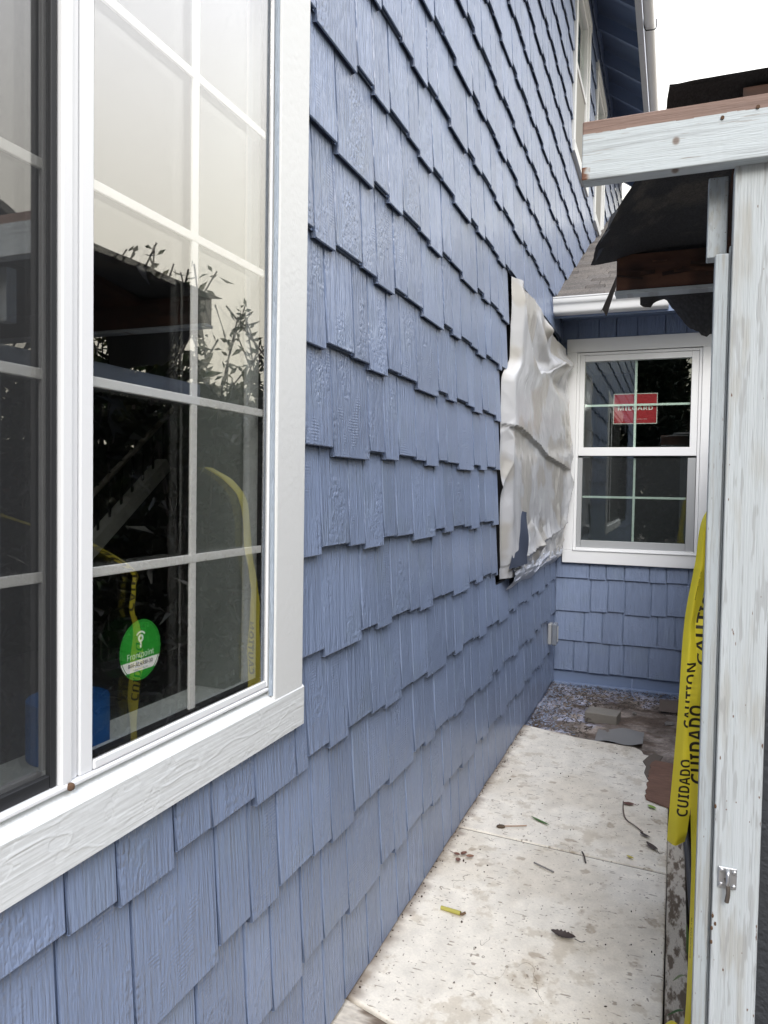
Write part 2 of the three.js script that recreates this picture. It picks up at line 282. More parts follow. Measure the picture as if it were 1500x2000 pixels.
function splitZ(y0, y1, za, zb) {                    // [zTop(near), zFar, y0, y1] pieces of a course outside the holes
  let parts = [[zb, za, y0, y1]];
  for (const [h0, h1, a, b] of holes) {
    const out = [];
    for (const p of parts) {
      if (p[1] <= h0 || p[0] >= h1 || p[3] <= a || p[2] >= b) { out.push(p); continue; }
      if (p[0] < h0) out.push([p[0], h0, p[2], p[3]]);
      if (p[1] > h1) out.push([h1, p[1], p[2], p[3]]);
      const m0 = Math.max(p[0], h0), m1 = Math.min(p[1], h1);
      if (p[2] < a) out.push([m0, m1, p[2], a]);
      if (p[3] > b) out.push([m0, m1, b, p[3]]);
    }
    parts = out;
  }
  return parts;
}
function clipShingle(k, za, zb, y0, y1) {
  if (zb < -6.1 && y1 < roofLine((za + zb) / 2) - 0.1) return [];
  return splitZ(y0, y1, za, zb).filter((p) => p[1] - p[0] > 0.02 && p[3] - p[2] > 0.02).map((p) => ({ z: p[1], w: p[1] - p[0] - GAP, y: p[2], h: p[3] - p[2], full: p[3] - p[2] > ROW - 0.03 && p[1] - p[0] > za - zb - 1e-6, dx: -TILT * Math.max(0, p[2] - y0) / ROW }));
}
const sideWall = mesh('side_wall', wallBack.geo(), M.blueFlat, house);
{
  const v = new THREE.Vector3(), share = new Map();
  const seen = (s) => {
    let a = 9, b = -9, c = 9, d = -9;
    for (const [z, y] of [[s.z, s.y], [s.z - s.w, s.y], [s.z, s.y + Math.min(s.h, ROW)], [s.z - s.w, s.y + Math.min(s.h, ROW)]]) { if (z > -0.3) return 0; v.set(XF, y, z).project(camera); a = Math.min(a, v.x); b = Math.max(b, v.x); c = Math.min(c, v.y); d = Math.max(d, v.y); }
    return Math.max(0, Math.min(b, 1) - Math.max(a, -1)) * Math.max(0, Math.min(d, 1) - Math.max(c, -1));
  };
  cand.forEach((s) => { s.a = seen(s); }); cand.sort((p, q) => q.a - p.a);
  const rest = [];
  cand.forEach((s, i) => {
    const variant = Math.floor(rnd() * 5), key = s.w.toFixed(3) + s.h.toFixed(3) + variant;
    if (i < 255 && s.a > 0) {
      if (!share.has(key)) share.set(key, shingleGeo(s.w, s.h, rr(0, 9), rr(0, 9)));
      const o = mesh('shingle', share.get(key), [M.blue[Math.floor(rnd() * 3)], M.blueFlat], sideWall); o.position.set(XF + s.dx + rr(-0.0006, 0.0006), s.y, s.z);
    } else { const g = shingleGeo(s.w, s.h, rr(0, 9), rr(0, 9)); g.translate(XF + s.dx, s.y, s.z); rest.push(g); }
  });
  const face = [], butt = [];
  for (const g of rest) { const m = g.groups.find((q) => q.materialIndex === 1); const cut = (a, n) => { const h = new THREE.BufferGeometry(); for (const k of ['position', 'normal', 'uv']) { const A = g.attributes[k]; h.setAttribute(k, new THREE.BufferAttribute(A.array.slice(a * A.itemSize, (a + n) * A.itemSize), A.itemSize)); } return h; }; face.push(cut(0, m.start)); butt.push(cut(m.start, m.count)); }
  const A = mergeGeometries(face), B = mergeGeometries(butt), all = mergeGeometries([A, B], true);
  mesh('shingle', all, [M.blue[0], M.blueFlat], sideWall).userData.kind = 'stuff';
}
mesh('foundation', box(-0.3, 0.036, -0.4, 0.03, -6.05, 5.2), M.blueFlat, house);
mesh('wall_core', merge([box(-0.16, -0.12, -0.3, 0.9, -12, 5.2), box(-0.16, -0.12, 2.8, 4.3, -12, 5.2), box(-0.16, -0.12, 0.9, 2.8, -4.0, -1.72), box(-0.16, -0.12, 0.9, 2.8, -12, -5.99), box(-0.16, -0.12, 4.3, 6.4, -12, 5.2), box(-0.7, -0.66, 0, 6.4, -12, -4.2), box(-0.66, -0.13, 0.8, 2.9, -6.05, -6.01)]), M.roomDark, house);

// --- generic window seen from outside: local x right, y up, z outwards
function upperWindow(z0, z1, y0, y1) {
  const w = group('window', house), t = 0.09, zc = (a) => -a;
  const a0 = -z1, a1 = -z0;                           // along the wall away from the camera
  const B = (x0, x1, ya, yb, aa, ab, r) => rbox(x0, x1, ya, yb, -ab, -aa, r ?? 0.003);
  mesh('trim_board', B(0.0, 0.066, y0, y1, a0, a0 + t), M.whiteV, w); mesh('trim_board', B(0.0, 0.066, y0, y1, a1 - t, a1), M.whiteV, w);
  mesh('trim_board', B(0.0, 0.07, y1, y1 + 0.09, a0 - 0.02, a1 + 0.02), M.whiteV, w); mesh('sill', B(0.0, 0.074, y0 - 0.09, y0, a0 - 0.01, a1 + 0.01), M.whiteV, w);
  const i0 = a0 + t, i1 = a1 - t, f = 0.05, mid = (y0 + y1) / 2 + 0.02;
  mesh('frame', merge([B(0, 0.05, y0, y1, i0, i0 + f), B(0, 0.05, y0, y1, i1 - f, i1), B(0, 0.048, y0, y0 + f, i0 + f, i1 - f), B(0, 0.048, y1 - f, y1, i0 + f, i1 - f), B(0, 0.045, mid - 0.025, mid + 0.025, i0 + f, i1 - f)]), M.vinyl, w);
  mesh('pane', box(0.018, 0.02, mid + 0.026, y1 - f, -(i1 - f), -(i0 + f)), M.glassBack, w);
  mesh('insect_screen', new Quads().quad([0.034, y0 + f, -(i0 + f)], [0.034, y0 + f, -(i1 - f)], [0.034, mid - 0.026, -(i1 - f)], [0.034, mid - 0.026, -(i0 + f)]).geo(), std({ color: lin(0.3, 0.29, 0.26), roughness: 0.8, side: THREE.DoubleSide }), w);
  mesh('muntin', B(0.012, 0.016, mid, y1 - f, (i0 + i1) / 2 - 0.011, (i0 + i1) / 2 + 0.011, 0.001), M.muntin, w); mesh('muntin', B(0.0125, 0.0155, (mid + y1) / 2 - 0.03, (mid + y1) / 2 - 0.008, i0 + f, i1 - f, 0.001), M.muntin, w);
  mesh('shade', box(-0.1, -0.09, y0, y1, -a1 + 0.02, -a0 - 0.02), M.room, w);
}
upperWindow(-7.42, -6.38, 4.42, 5.88);
upperWindow(-9.12, -8.09, 4.42, 5.88);

// --- the big slider by the camera
{
  const w = group('window', house);
  const B = (x0, x1, ya, yb, aa, ab, r = 0.003, sw) => rbox(x0, x1, ya, yb, -ab, -aa, r, sw);
  const T = 0.066;
  mesh('trim_board', B(0, T, 0.998, 2.86, 1.505, 1.645, 0.005), M.whiteV, w);
  mesh('trim_board', B(0, T + 0.001, 2.69, 2.83, -1.2, 1.504, 0.004, true), M.white, w);
  { const s = new THREE.Shape(); s.moveTo(0, 0.925); s.lineTo(T, 0.925); s.lineTo(T, 1.016); s.lineTo(T - 0.004, 1.021); s.lineTo(0.04, 1.032); s.lineTo(0, 1.032); s.closePath();
    const g = new THREE.ExtrudeGeometry(s, { depth: 2.85, bevelEnabled: true, bevelSize: 0.002, bevelThickness: 0.002, bevelSegments: 1 }); g.translate(0, 0, -1.649); uvMetres(g, false, 0.3, 0.1); mesh('sill_trim', g, M.white, w); }
  mesh('caulk_bead', tube([[0.056, 1.03, -1.504], [0.056, 1.3, -1.503], [0.054, 1.7, -1.502], [0.057, 2.1, -1.503], [0.055, 2.69, -1.502]], 0.006, 40, 6), std({ color: lin(0.5, 0.58, 0.68), roughness: 0.5, bumpMap: stipple, bumpScale: 0.003 }), w);
  // outer frame and rails
  mesh('frame', merge([B(-0.02, 0.036, 1.0, 1.0395, -1.2, 1.503), B(-0.02, 0.05, 1.05, 2.69, 1.494, 1.503), B(-0.02, 0.048, 2.635, 2.69, -1.2, 1.493), B(0.0, 0.053, 1.04, 1.0485, -1.2, 1.5, 0.003)]), M.vinyl, w);
  mesh('sash', merge([B(-0.02, 0.047, 1.049, 2.633, 0.9165, 0.945), B(-0.02, 0.0445, 1.049, 2.633, 0.9, 0.914), B(-0.02, 0.04, 1.049, 2.633, 0.9135, 0.917, 0.001), B(0.035, 0.05, 1.048, 2.633, 0.876, 0.898), B(0.02, 0.043, 1.049, 2.633, 0.8975, 0.9005), B(0.0, 0.0495, 1.05, 1.066, 0.946, 1.493), B(0, 0.0495, 2.618, 2.634, 0.946, 1.493)]), M.vinyl, w);
  mesh('spacer', merge([B(0.024, 0.043, 1.067, 2.617, 1.487, 1.4935, 0.001), B(0.024, 0.043, 1.067, 1.072, 0.947, 1.486, 0.001), B(0.024, 0.043, 2.611, 2.617, 0.947, 1.486, 0.001)]), M.dark, w);
  mesh('pane', box(0.045, 0.046, 1.066, 2.62, -1.493, -0.945), M.glass, w);
  mesh('pane', box(0.0215, 0.0225, 1.066, 2.62, -1.493, -0.945), M.glassInner, w);
  const ys = [1.372, 1.684, 2.0, 2.31];
  mesh('muntin', B(0.03, 0.036, 1.07, 2.615, 1.219, 1.239, 0.002), M.muntin, w);
  for (const y of ys) mesh('muntin', B(0.0305, 0.0365, y - 0.0085, y + 0.0085, 0.95, 1.49, 0.002), M.muntin, w);
  { const g = new THREE.CircleGeometry(0.054, 48); g.rotateY(Math.PI / 2); g.translate(0.0442, 1.224, -1.064); mesh('alarm_sticker', g, std({ map: greenTex, roughness: 0.5 }), w).userData.label = 'round green alarm sticker inside the glass'; }
  mesh('weep_cover', B(0.036, 0.042, 1.033, 1.0395, 1.33, 1.38, 0.001), M.vinylGrey, w);
  { const g = new THREE.SphereGeometry(0.0065, 12, 8); g.translate(0.054, 1.044, -0.89); mesh('screw_head', g, M.rust, w); }
  // the sliding sash, set back behind its screen
  mesh('screen_frame', merge([B(0.03, 0.042, 1.049, 2.633, 0.862, 0.8735, 0.002), B(0.03, 0.041, 1.049, 1.07, -1.1, 0.8615, 0.002)]), M.dark, w);
  mesh('spacer', merge([B(0.008, 0.018, 1.07, 2.62, 0.87, 0.879, 0.001), B(0.008, 0.018, 1.062, 1.07, -1.0, 0.869, 0.001)]), M.vinylGrey, w);
  mesh('insect_screen', new Quads().quad([0.036, 1.07, 1.1], [0.036, 1.07, -0.862], [0.036, 2.633, -0.862], [0.036, 2.633, 1.1]).geo(), M.screen, w);
  mesh('pane', box(0.0205, 0.0215, 1.06, 2.62, -0.896, 1.1), M.glass, w);
  mesh('pane', box(0.0035, 0.0045, 1.06, 2.62, -0.896, 1.1), M.glassInner, w);
  for (const y of ys) mesh('muntin', B(0.01, 0.016, y - 0.0085, y + 0.0085, -1.0, 0.894, 0.002), M.muntin, w);
  mesh('muntin', B(0.0095, 0.0155, 1.07, 2.615, 0.56, 0.58, 0.002), M.muntin, w);
  mesh('interior_sill', box(-0.15, -0.035, 1.005, 1.03, -1.52, 1.1), M.interior, w);
  mesh('jamb', merge([box(-0.15, -0.02, 1.031, 2.7, -1.53, -1.5), box(-0.15, -0.02, 2.7, 2.72, -1.53, 1.1)]), std({ color: lin(0.36, 0.38, 0.37), roughness: 0.7 }), w);  // white-painted jamb; its indoor shade is put into this grey
}
// room behind it
{
  const r = group('room', house);
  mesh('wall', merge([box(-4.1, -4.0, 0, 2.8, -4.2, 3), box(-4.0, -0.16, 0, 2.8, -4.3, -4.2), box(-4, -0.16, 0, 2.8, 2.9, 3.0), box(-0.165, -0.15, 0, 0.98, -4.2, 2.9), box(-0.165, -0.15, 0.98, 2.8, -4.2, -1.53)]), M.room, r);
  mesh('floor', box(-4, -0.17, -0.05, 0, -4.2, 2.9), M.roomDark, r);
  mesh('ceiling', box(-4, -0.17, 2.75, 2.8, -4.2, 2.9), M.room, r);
  const wood = std({ color: lin(0.8, 0.8, 0.78), roughness: 0.5 }), s = mesh('stair_rail', (() => { const g = new THREE.BoxGeometry(0.05, 0.05, 0.62); g.rotateX(Math.atan(0.76)); g.translate(-1.0, 1.41, -2.22); return uvMetres(g); })(), wood, house);
  mesh('handrail', tube([[-1.0, 1.36, -1.92], [-1.0, 1.82, -2.52]], 0.011, 2, 8), std({ color: lin(0.4, 0.36, 0.33), roughness: 0.5 }), s);
  for (let i = 0; i < 9; i++) { const z = -1.98 - i * 0.06, y = 1.41 + (-2.22 - z) * 0.76; mesh('baluster', tube([[-1.0, y + 0.01, z], [-1.0, y + 0.195, z]], 0.005, 2, 6), M.dark, s); }
}

// --- the wing across the end of the path
const WZ = -6.05, wing = group('wing', house);
const wingWall = mesh('wing_wall', merge([box(0.0, 1.75, -0.4, 0.95, WZ - 0.3, WZ - 0.02), box(0.0, 1.75, 2.68, 2.98, WZ - 0.3, WZ - 0.02), box(0.0, 0.17, 0.95, 2.68, WZ - 0.3, WZ - 0.02), box(1.1, 1.75, 0.95, 2.68, WZ - 0.3, WZ - 0.02)]), M.blueFlat, house);
{
  const rows = [[0.07, [0.05, 0.207, 0.321, 0.477, 0.588, 0.772, 0.999, 1.14, 1.3]], [0.312, [0.05, 0.28, 0.42, 0.574, 0.828, 0.956, 1.1, 1.3]], [0.56, [0.05, 0.324, 0.456, 0.586, 0.777, 0.891, 1.06, 1.3]], [0.815, [0.05, 0.312, 0.44, 0.578, 0.761, 0.883, 1.04, 1.3]]];
  const st = [0, 0.008, -0.006, 0.005, -0.008, -0.012, 0.004, 0, 0.006];
  for (const [y, xs] of rows) for (let i = 0; i + 1 < xs.length; i++) {
    const w = xs[i + 1] - xs[i] - 0.008, o = mesh('shingle', shingleGeo(w, y > 0.8 ? 0.16 : 0.28, rr(0, 9), rr(0, 9)), [M.blue[Math.floor(rnd() * 3)], M.blueFlat], wingWall);
    o.rotation.y = -Math.PI / 2; o.position.set(xs[i], y + st[(i * 3 + Math.round(y * 40)) % 9], WZ + 0.005);
  }
  for (let i = 0, x = 0.05; x < 1.5; i++) { const w = [0.13, 0.16, 0.13, 0.155, 0.2, 0.15][i % 6]; const o = mesh('shingle', shingleGeo(w - 0.005, 0.19, rr(0, 9), rr(0, 9)), [M.blue[0], M.blueFlat], wingWall); o.rotation.y = -Math.PI / 2; o.position.set(x, 2.68, WZ + 0.005); x += w; }
  mesh('skirt_ledge', merge([rbox(0.05, 1.75, -0.04, -0.02, WZ - 0.02, WZ + 0.02, 0.006), rbox(0.04, 1.75, -0.3, -0.041, WZ - 0.02, WZ + 0.008, 0.004)]), M.blueFlat, wingWall);
  // soffit, roof and gutter
  mesh('soffit', box(0.056, 1.75, 2.86, 2.875, WZ - 0.01, -5.6), M.blueFlat, wing);
  const RS = Math.atan(0.48), roof = mesh('roof_deck', (() => { const g = new THREE.BoxGeometry(1.85, 0.04, 5); g.translate(0.965, -0.02, -2.5); g.rotateX(RS); g.translate(0, 2.9, -5.6); return uvMetres(g); })(), M.roof, wing);
  for (let k = 0; k < 20; k++) { let x = 0.045 + rr(-0.2, 0); while (x < 1.25) { const w = rr(0.14, 0.34), x0 = Math.max(0.045, x), x1 = x + w - 0.004; if (x1 > x0 + 0.02) { const g = box(x0, x1, 0, 0.011 + rr(0, 0.007), -0.16, rr(-0.004, 0.004)); g.rotateX(0.03); g.translate(0, 0.002, -k * 0.135); g.rotateX(RS); g.translate(0, 2.903, -5.6); mesh('roof_shingle', g, [M.roof, M.roof2 ??= (() => { const m = M.roof.clone(); m.color = lin(0.75, 0.72, 0.7); return m; })(), M.roof3 ??= (() => { const m = M.roof.clone(); m.color = lin(1.1, 1.08, 1.05); return m; })()][Math.floor(rnd() * 3)], roof); } x += w; } }
  { // ogee gutter, open end capped
    const s = new THREE.Shape(); s.moveTo(0, 0); s.lineTo(0.07, 0); s.bezierCurveTo(0.1, 0.006, 0.082, 0.05, 0.106, 0.064); s.bezierCurveTo(0.118, 0.074, 0.118, 0.09, 0.118, 0.1); s.lineTo(0.123, 0.104); s.lineTo(0.123, 0.112); s.lineTo(0.108, 0.112); s.lineTo(0.104, 0.085); s.bezierCurveTo(0.08, 0.06, 0.08, 0.02, 0.064, 0.005); s.lineTo(0.005, 0.005); s.lineTo(0.005, 0.112); s.lineTo(0, 0.112); s.closePath();
    const g = new THREE.ExtrudeGeometry(s, { depth: 0.785, bevelEnabled: false, curveSegments: 10 }); g.rotateY(-Math.PI / 2); g.scale(1, 1, 1); g.translate(0.845, 2.803, -5.62); const gut = mesh('gutter', uvMetres(g), M.vinyl, wing);
    const cap = new THREE.ShapeGeometry(new THREE.Shape([[0, 0], [0.07, 0], [0.088, 0.03], [0.106, 0.064], [0.122, 0.11], [0, 0.112]].map((p) => new THREE.Vector2(...p)))); cap.rotateY(-Math.PI / 2); cap.translate(0.846, 2.803, -5.62); mesh('end_cap', cap, std({ color: lin(0.8, 0.81, 0.82), roughness: 0.32, side: THREE.DoubleSide }), gut);
    mesh('fascia', box(0.056, 1.75, 2.79, 2.9, -5.645, -5.625), M.blueFlat, wing);
  }
}
{ // double-hung window in the wing
  const w = group('window', house), Z = WZ;
  const B = (x0, x1, y0, y1, z0, z1, r = 0.003, sw) => rbox(x0, x1, y0, y1, Z + z0, Z + z1, r, sw);
  mesh('trim_board', B(0.1, 0.178, 1.045, 2.6, -0.02, 0.03), M.vinyl, w); mesh('trim_board', B(1.088, 1.17, 1.045, 2.6, -0.02, 0.03), M.vinyl, w);
  mesh('trim_board', B(0.098, 1.172, 2.6, 2.704, -0.02, 0.033), M.vinyl, w); mesh('sill_trim', B(0.098, 1.172, 0.943, 1.044, -0.02, 0.036), M.vinyl, w);
  mesh('frame', merge([B(0.179, 0.2, 1.05, 2.595, -0.06, 0.02), B(1.066, 1.087, 1.05, 2.595, -0.06, 0.02), B(0.2005, 1.0655, 2.575, 2.595, -0.06, 0.02), B(0.2005, 1.0655, 1.05, 1.068, -0.06, 0.026), B(0.178, 1.088, 1.04, 1.05, -0.02, 0.045, 0.004)]), M.vinyl, w);
  mesh('sash', merge([B(0.201, 0.237, 1.79, 2.574, -0.05, 0.012), B(1.015, 1.065, 1.79, 2.574, -0.05, 0.012), B(0.238, 1.0145, 2.528, 2.574, -0.05, 0.0115), B(0.201, 1.065, 1.79, 1.856, -0.05, 0.0125)]), M.vinyl, w).userData.label = 'white upper sash';
  mesh('sash', merge([B(0.201, 0.235, 1.069, 1.775, -0.05, 0.006), B(1.005, 1.064, 1.069, 1.775, -0.05, 0.006), B(0.2355, 1.0045, 1.069, 1.123, -0.05, 0.0055)]), M.vinylGrey, w).userData.label = 'grey lower sash behind its screen';
  mesh('pane', box(0.236, 1.016, 1.855, 2.53, Z - 0.02, Z - 0.019), M.glassBack, w); mesh('pane', box(0.234, 1.006, 1.12, 1.789, Z - 0.025, Z - 0.024), M.glassBack, w);
  mesh('muntin', B(0.61, 0.628, 1.857, 2.527, -0.034, -0.028, 0.002), M.muntin, w); mesh('muntin', B(0.24, 1.012, 2.177, 2.194, -0.0345, -0.0275, 0.002), M.muntin, w);
  mesh('muntin', B(0.616, 0.633, 1.124, 1.774, -0.039, -0.033, 0.002), M.muntin, w); mesh('muntin', B(0.237, 1.003, 1.458, 1.475, -0.0395, -0.0325, 0.002), M.muntin, w);
  { const g = new THREE.PlaneGeometry(0.325, 0.236); g.translate(0.617, 2.158, Z - 0.046); mesh('window_sticker', g, std({ map: stickerTex, roughness: 0.5 }), w).userData.label = 'red rectangular window sticker with white lettering'; }
  mesh('insect_screen', new Quads().quad([0.235, 1.12, Z - 0.004], [1.005, 1.12, Z - 0.004], [1.005, 1.775, Z - 0.004], [0.235, 1.775, Z - 0.004]).geo(), std({ color: lin(0.05, 0.055, 0.06), roughness: 0.7, transparent: true, opacity: 0.22, side: THREE.DoubleSide }), w);
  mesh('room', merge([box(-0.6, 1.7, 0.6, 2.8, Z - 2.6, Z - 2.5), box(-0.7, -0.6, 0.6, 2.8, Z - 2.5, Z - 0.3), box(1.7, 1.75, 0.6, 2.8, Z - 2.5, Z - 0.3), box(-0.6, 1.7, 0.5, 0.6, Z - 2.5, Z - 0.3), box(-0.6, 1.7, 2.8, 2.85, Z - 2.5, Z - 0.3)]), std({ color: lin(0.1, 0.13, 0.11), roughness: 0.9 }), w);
}
// --- main eave high above
{
  const e = group('eave', house), SL = 0.72, yw = 6.33;
  mesh('roof_deck', (() => { const g = new THREE.BoxGeometry(4.5, 0.06, 18); g.rotateZ(-Math.atan(SL)); g.translate(0.52 - 4.5 / 2 * Math.cos(Math.atan(SL)), 6.2 + 4.5 / 2 * Math.sin(Math.atan(SL)), -3.5); return uvMetres(g); })(), M.blueFlat, e);
  for (let z = -12.2; z < 4.5; z += 0.68) {
    const s = new THREE.Shape([[0.0, yw], [0.455, 6.01], [0.455, 6.16], [0.0, yw + 0.15]].map((p) => new THREE.Vector2(...p))); const g = new THREE.ExtrudeGeometry(s, { depth: 0.045, bevelEnabled: false }); g.translate(0, 0, z); mesh('rafter', uvMetres(g), M.blueFlat, e);
    const b = new THREE.Shape([[0, 0], [0.63, 0], [0.63, 0.16], [0, 0.16]].map((p) => new THREE.Vector2(...p))); for (const x of [0.21, 0.31, 0.41]) { const h = new THREE.Path(); h.absarc(x, 0.08, 0.024, 0, Math.PI * 2); b.holes.push(h); }
    const bg = new THREE.ExtrudeGeometry(b, { depth: 0.02, bevelEnabled: false, curveSegments: 8 }); bg.rotateY(-Math.PI / 2); bg.translate(0.05, yw - 0.03, z + 0.047); mesh('blocking', uvMetres(bg), M.blueFlat, e);
  }
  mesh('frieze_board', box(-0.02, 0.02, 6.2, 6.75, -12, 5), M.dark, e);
  mesh('fascia', box(0.457, 0.51, 6.0, 6.17, -8.0, 5.2), std({ color: lin(0.5, 0.52, 0.55), roughness: 0.5 }), e); mesh('fascia', box(0.457, 0.509, 6.0, 6.17, -12.4, -8.006), std({ color: lin(0.5, 0.52, 0.55), roughness: 0.5 }), e);
  { const s = new THREE.Shape(); s.moveTo(0, 0.13); s.absarc(0.05, 0.08, 0.05, Math.PI, Math.PI * 2); s.lineTo(0.1, 0.13); const g = new THREE.ExtrudeGeometry(s, { depth: 17.6, bevelEnabled: false, curveSegments: 16 }); g.translate(0.515, 6.0, -12.4); mesh('gutter', uvMetres(g), M.vinyl, e); }
  mesh('gutter_strap', tube([[0.512, 6.12, -7.78], [0.53, 6.02, -7.8], [0.57, 6.012, -7.8], [0.625, 6.04, -7.84], [0.628, 6.13, -7.84]], 0.006, 16, 5), M.dark, e);
}
{ // weatherproof outlet
  const o = group('outlet_box', house);
  mesh('box', rbox(0.05, 0.078, 0.34, 0.5, -5.77, -5.68, 0.008), M.vinylGrey, o);
  mesh('cover', rbox(0.078, 0.118, 0.335, 0.505, -5.775, -5.675, 0.014), phys({ color: lin(0.3, 0.33, 0.38), roughness: 0.25, transmission: 0.35, thickness: 0 }), o);
  mesh('lid_rib', merge([rbox(0.116, 0.122, 0.36, 0.48, -5.745, -5.738, 0.002), rbox(0.116, 0.122, 0.36, 0.48, -5.712, -5.705, 0.002)]), M.vinylGrey, o);
}

// ---------------------------------------------------------------- plastic sheet over the opening
{
  const nU = 260, nV = 240;
  const line = (pts, u, v) => {                       // signed distance to a polyline, and how far along
    let best = 9, side = 1, along = 0; const n = pts.length - 1;
    for (let i = 0; i < n; i++) { const [ax, ay] = pts[i], dx = pts[i + 1][0] - ax, dy = pts[i + 1][1] - ay, L = Math.hypot(dx, dy), t = Math.min(1, Math.max(0, ((u - ax) * dx + (v - ay) * dy) / (L * L))), ex = u - ax - t * dx, ey = v - ay - t * dy, d = Math.hypot(ex, ey); if (d < best) { best = d; side = dx * ey - dy * ex >= 0 ? 1 : -1; along = (i + t) / n; } }
    return [best * side, along];
  };
  const creases = []; for (let i = 0; i < 130; i++) { const a = [rnd(), rnd()], t = rr(-2.4, -0.7), L = rr(0.06, 0.4); creases.push([[a, [a[0] + 0.5 * L * Math.cos(t), a[1] + L * Math.sin(t)]], rr(-0.005, 0.006), rr(0.005, 0.022)]); }
  for (let i = 0; i < 55; i++) { const a = [rr(0.2, 1), rr(-0.02, 0.16)], t = rr(0, 3.1), L = rr(0.06, 0.16); creases.push([[a, [a[0] + L * Math.cos(t), a[1] + L * Math.sin(t)]], rr(-0.014, 0.02), rr(0.008, 0.02)]); }
  for (let i = 0; i < 26; i++) { const a = [rr(0.9, 1), rr(0.1, 0.9)], t = rr(0.9, 2.2), L = rr(0.08, 0.2); creases.push([[a, [a[0] + L * Math.cos(t), a[1] + L * Math.sin(t)]], rr(-0.012, 0.016), rr(0.01, 0.025)]); }
  const g = grid(nU, nV, (u, v) => {
    const left = -4.09 + 0.195 * sstep(0.74, 0.64, v) - 0.03 * sstep(0.42, 0.25, v) - 0.03 * sstep(0.2, 0, v);
    let z = mix(left, -5.965, u), y = mix(1.03 - 0.03 * u, 2.69 - 0.04 * sstep(0.4, 0.6, u) - 0.03 * sstep(0.6, 1, u), v);
    let x = 0.05 + 0.045 * sstep(0, 0.07, u) + 0.06 * sstep(0.55, 1, u) * sstep(0.98, 0.5, v) * sstep(-0.05, 0.3, v);
    // the pocket under the top edge: a taut ridge down its left side, a hollow, a rolled rim below and to the right
    let [d, t] = line([[0.04, 1.0], [0.1, 0.88], [0.2, 0.79], [0.38, 0.745], [0.58, 0.8], [0.75, 0.88], [1.0, 0.9]], u, v);
    const on = sstep(0, 0.08, t) * sstep(1.0, 0.85, t) ;
    x += on * (d > 0 ? -0.055 * sstep(0, 0.045, d) * Math.exp(-d / 0.16) : 0.012 * Math.exp(d / 0.08));
    [d, t] = line([[0.3, 0.99], [0.46, 0.9], [0.56, 0.85], [0.75, 0.87], [0.98, 0.92]], u, v);
    x += 0.05 * Math.exp(-((d / 0.035) ** 2)) * sstep(0, 0.3, t) * (0.6 + 0.8 * t);
    x -= 0.04 * Math.exp(-(((u - 0.8) / 0.14) ** 2) - ((v - 0.79) / 0.035) ** 2);
    x += 0.05 * Math.exp(-(((u - 0.57) / 0.05) ** 2) - ((v - 0.97) / 0.025) ** 2);
    // diagonal lip: the upper part folds over the recessed lower part
    [d, t] = line([[0.0, 0.5], [0.15, 0.5], [0.52, 0.46], [0.97, 0.41]], u, v);
    const k = sstep(0, 0.05, t) * sstep(1, 0.93, t);
    x += k * (d > 0 ? 0.014 * Math.exp(-d / 0.1) : -0.01 * Math.exp(d / 0.15) * sstep(0, -0.012, d));
    // facets along the left edge
    [d, t] = line([[0.02, 0.5], [0.06, 0.46], [0.055, 0.38], [0.0, 0.3]], u, v);
    x += 0.02 * Math.exp(-Math.abs(d) / 0.02) * sstep(0, 0.1, t);
    // the fold running from the right down to the foot
    [d, t] = line([[0.97, 0.41], [0.93, 0.27], [0.85, 0.14], [0.55, 0.1], [0.2, 0.06]], u, v);
    x += 0.028 * Math.exp(-Math.abs(d) / 0.03) * sstep(0, 0.1, t) + (d < 0 ? 0.012 * Math.exp(d / 0.1) : -0.02 * sstep(0, 0.02, d) * Math.exp(-d / 0.1));
    for (const [a, am, wd] of creases) { const [q, tt] = line(a, u, v); if (Math.abs(q) < wd * 5) x += am * Math.exp(-Math.abs(q) / wd) * Math.min(1, 4 * tt * (1 - tt) + 0.15); }
    x += 0.004 * (fbm(u, v, 5, 6, 801, 3) - 0.5) + 0.011 * (fbm(u + 0.12 * v, v, 12, 2, 803, 2) - 0.5) + 0.006 * (fbm(u - 0.1 * v, v, 26, 3, 805, 2) - 0.5);
    return [Math.max(x, 0.034), y, z];
  }, [1.9, 1.7]);
  one('plastic_sheet', g, M.plastic, 'crumpled white plastic sheet hung over the opening in the blue wall', 'plastic sheet');
  // the loose lower left corner, folded out to show its blue painted back
  const f = grid(16, 24, (u, v) => [0.082 + 0.04 * u + 0.012 * (1 - v) + 0.005 * Math.sin(v * 8 + u * 4), mix(1.085, 1.4 - 0.015 * u, v), mix(mix(-3.985, -4.29, v), -4.335 - 0.012 * Math.sin(v * 3), u)], [0.3, 0.3]);
  one('sheet_flap', f, std({ color: lin(0.032, 0.043, 0.072), roughness: 0.85, side: THREE.DoubleSide }), 'dark blue grey flap folded out at the lower left of the white plastic sheet', 'flap');
  // crumpled remnant at the foot of the opening
  const r = grid(90, 30, (u, v) => { const n = 1 - Math.abs(fbm(u, v, 14, 5, 821, 3) - 0.5) * 4; return [0.035 + 0.05 * Math.sin(Math.PI * v) + 0.025 * n, 0.93 + 0.17 * v + 0.02 * n + 0.05 * (fbm(u, 0.5, 5, 2, 831, 2) - 0.5), mix(-4.1, -5.98, u)]; }, [1.9, 0.3]);
  one('plastic_scrap', r, std({ color: lin(0.5, 0.53, 0.6), roughness: 0.35, side: THREE.DoubleSide }), 'bunched grey plastic scrap along the foot of the sheeted opening', 'plastic scrap');
}

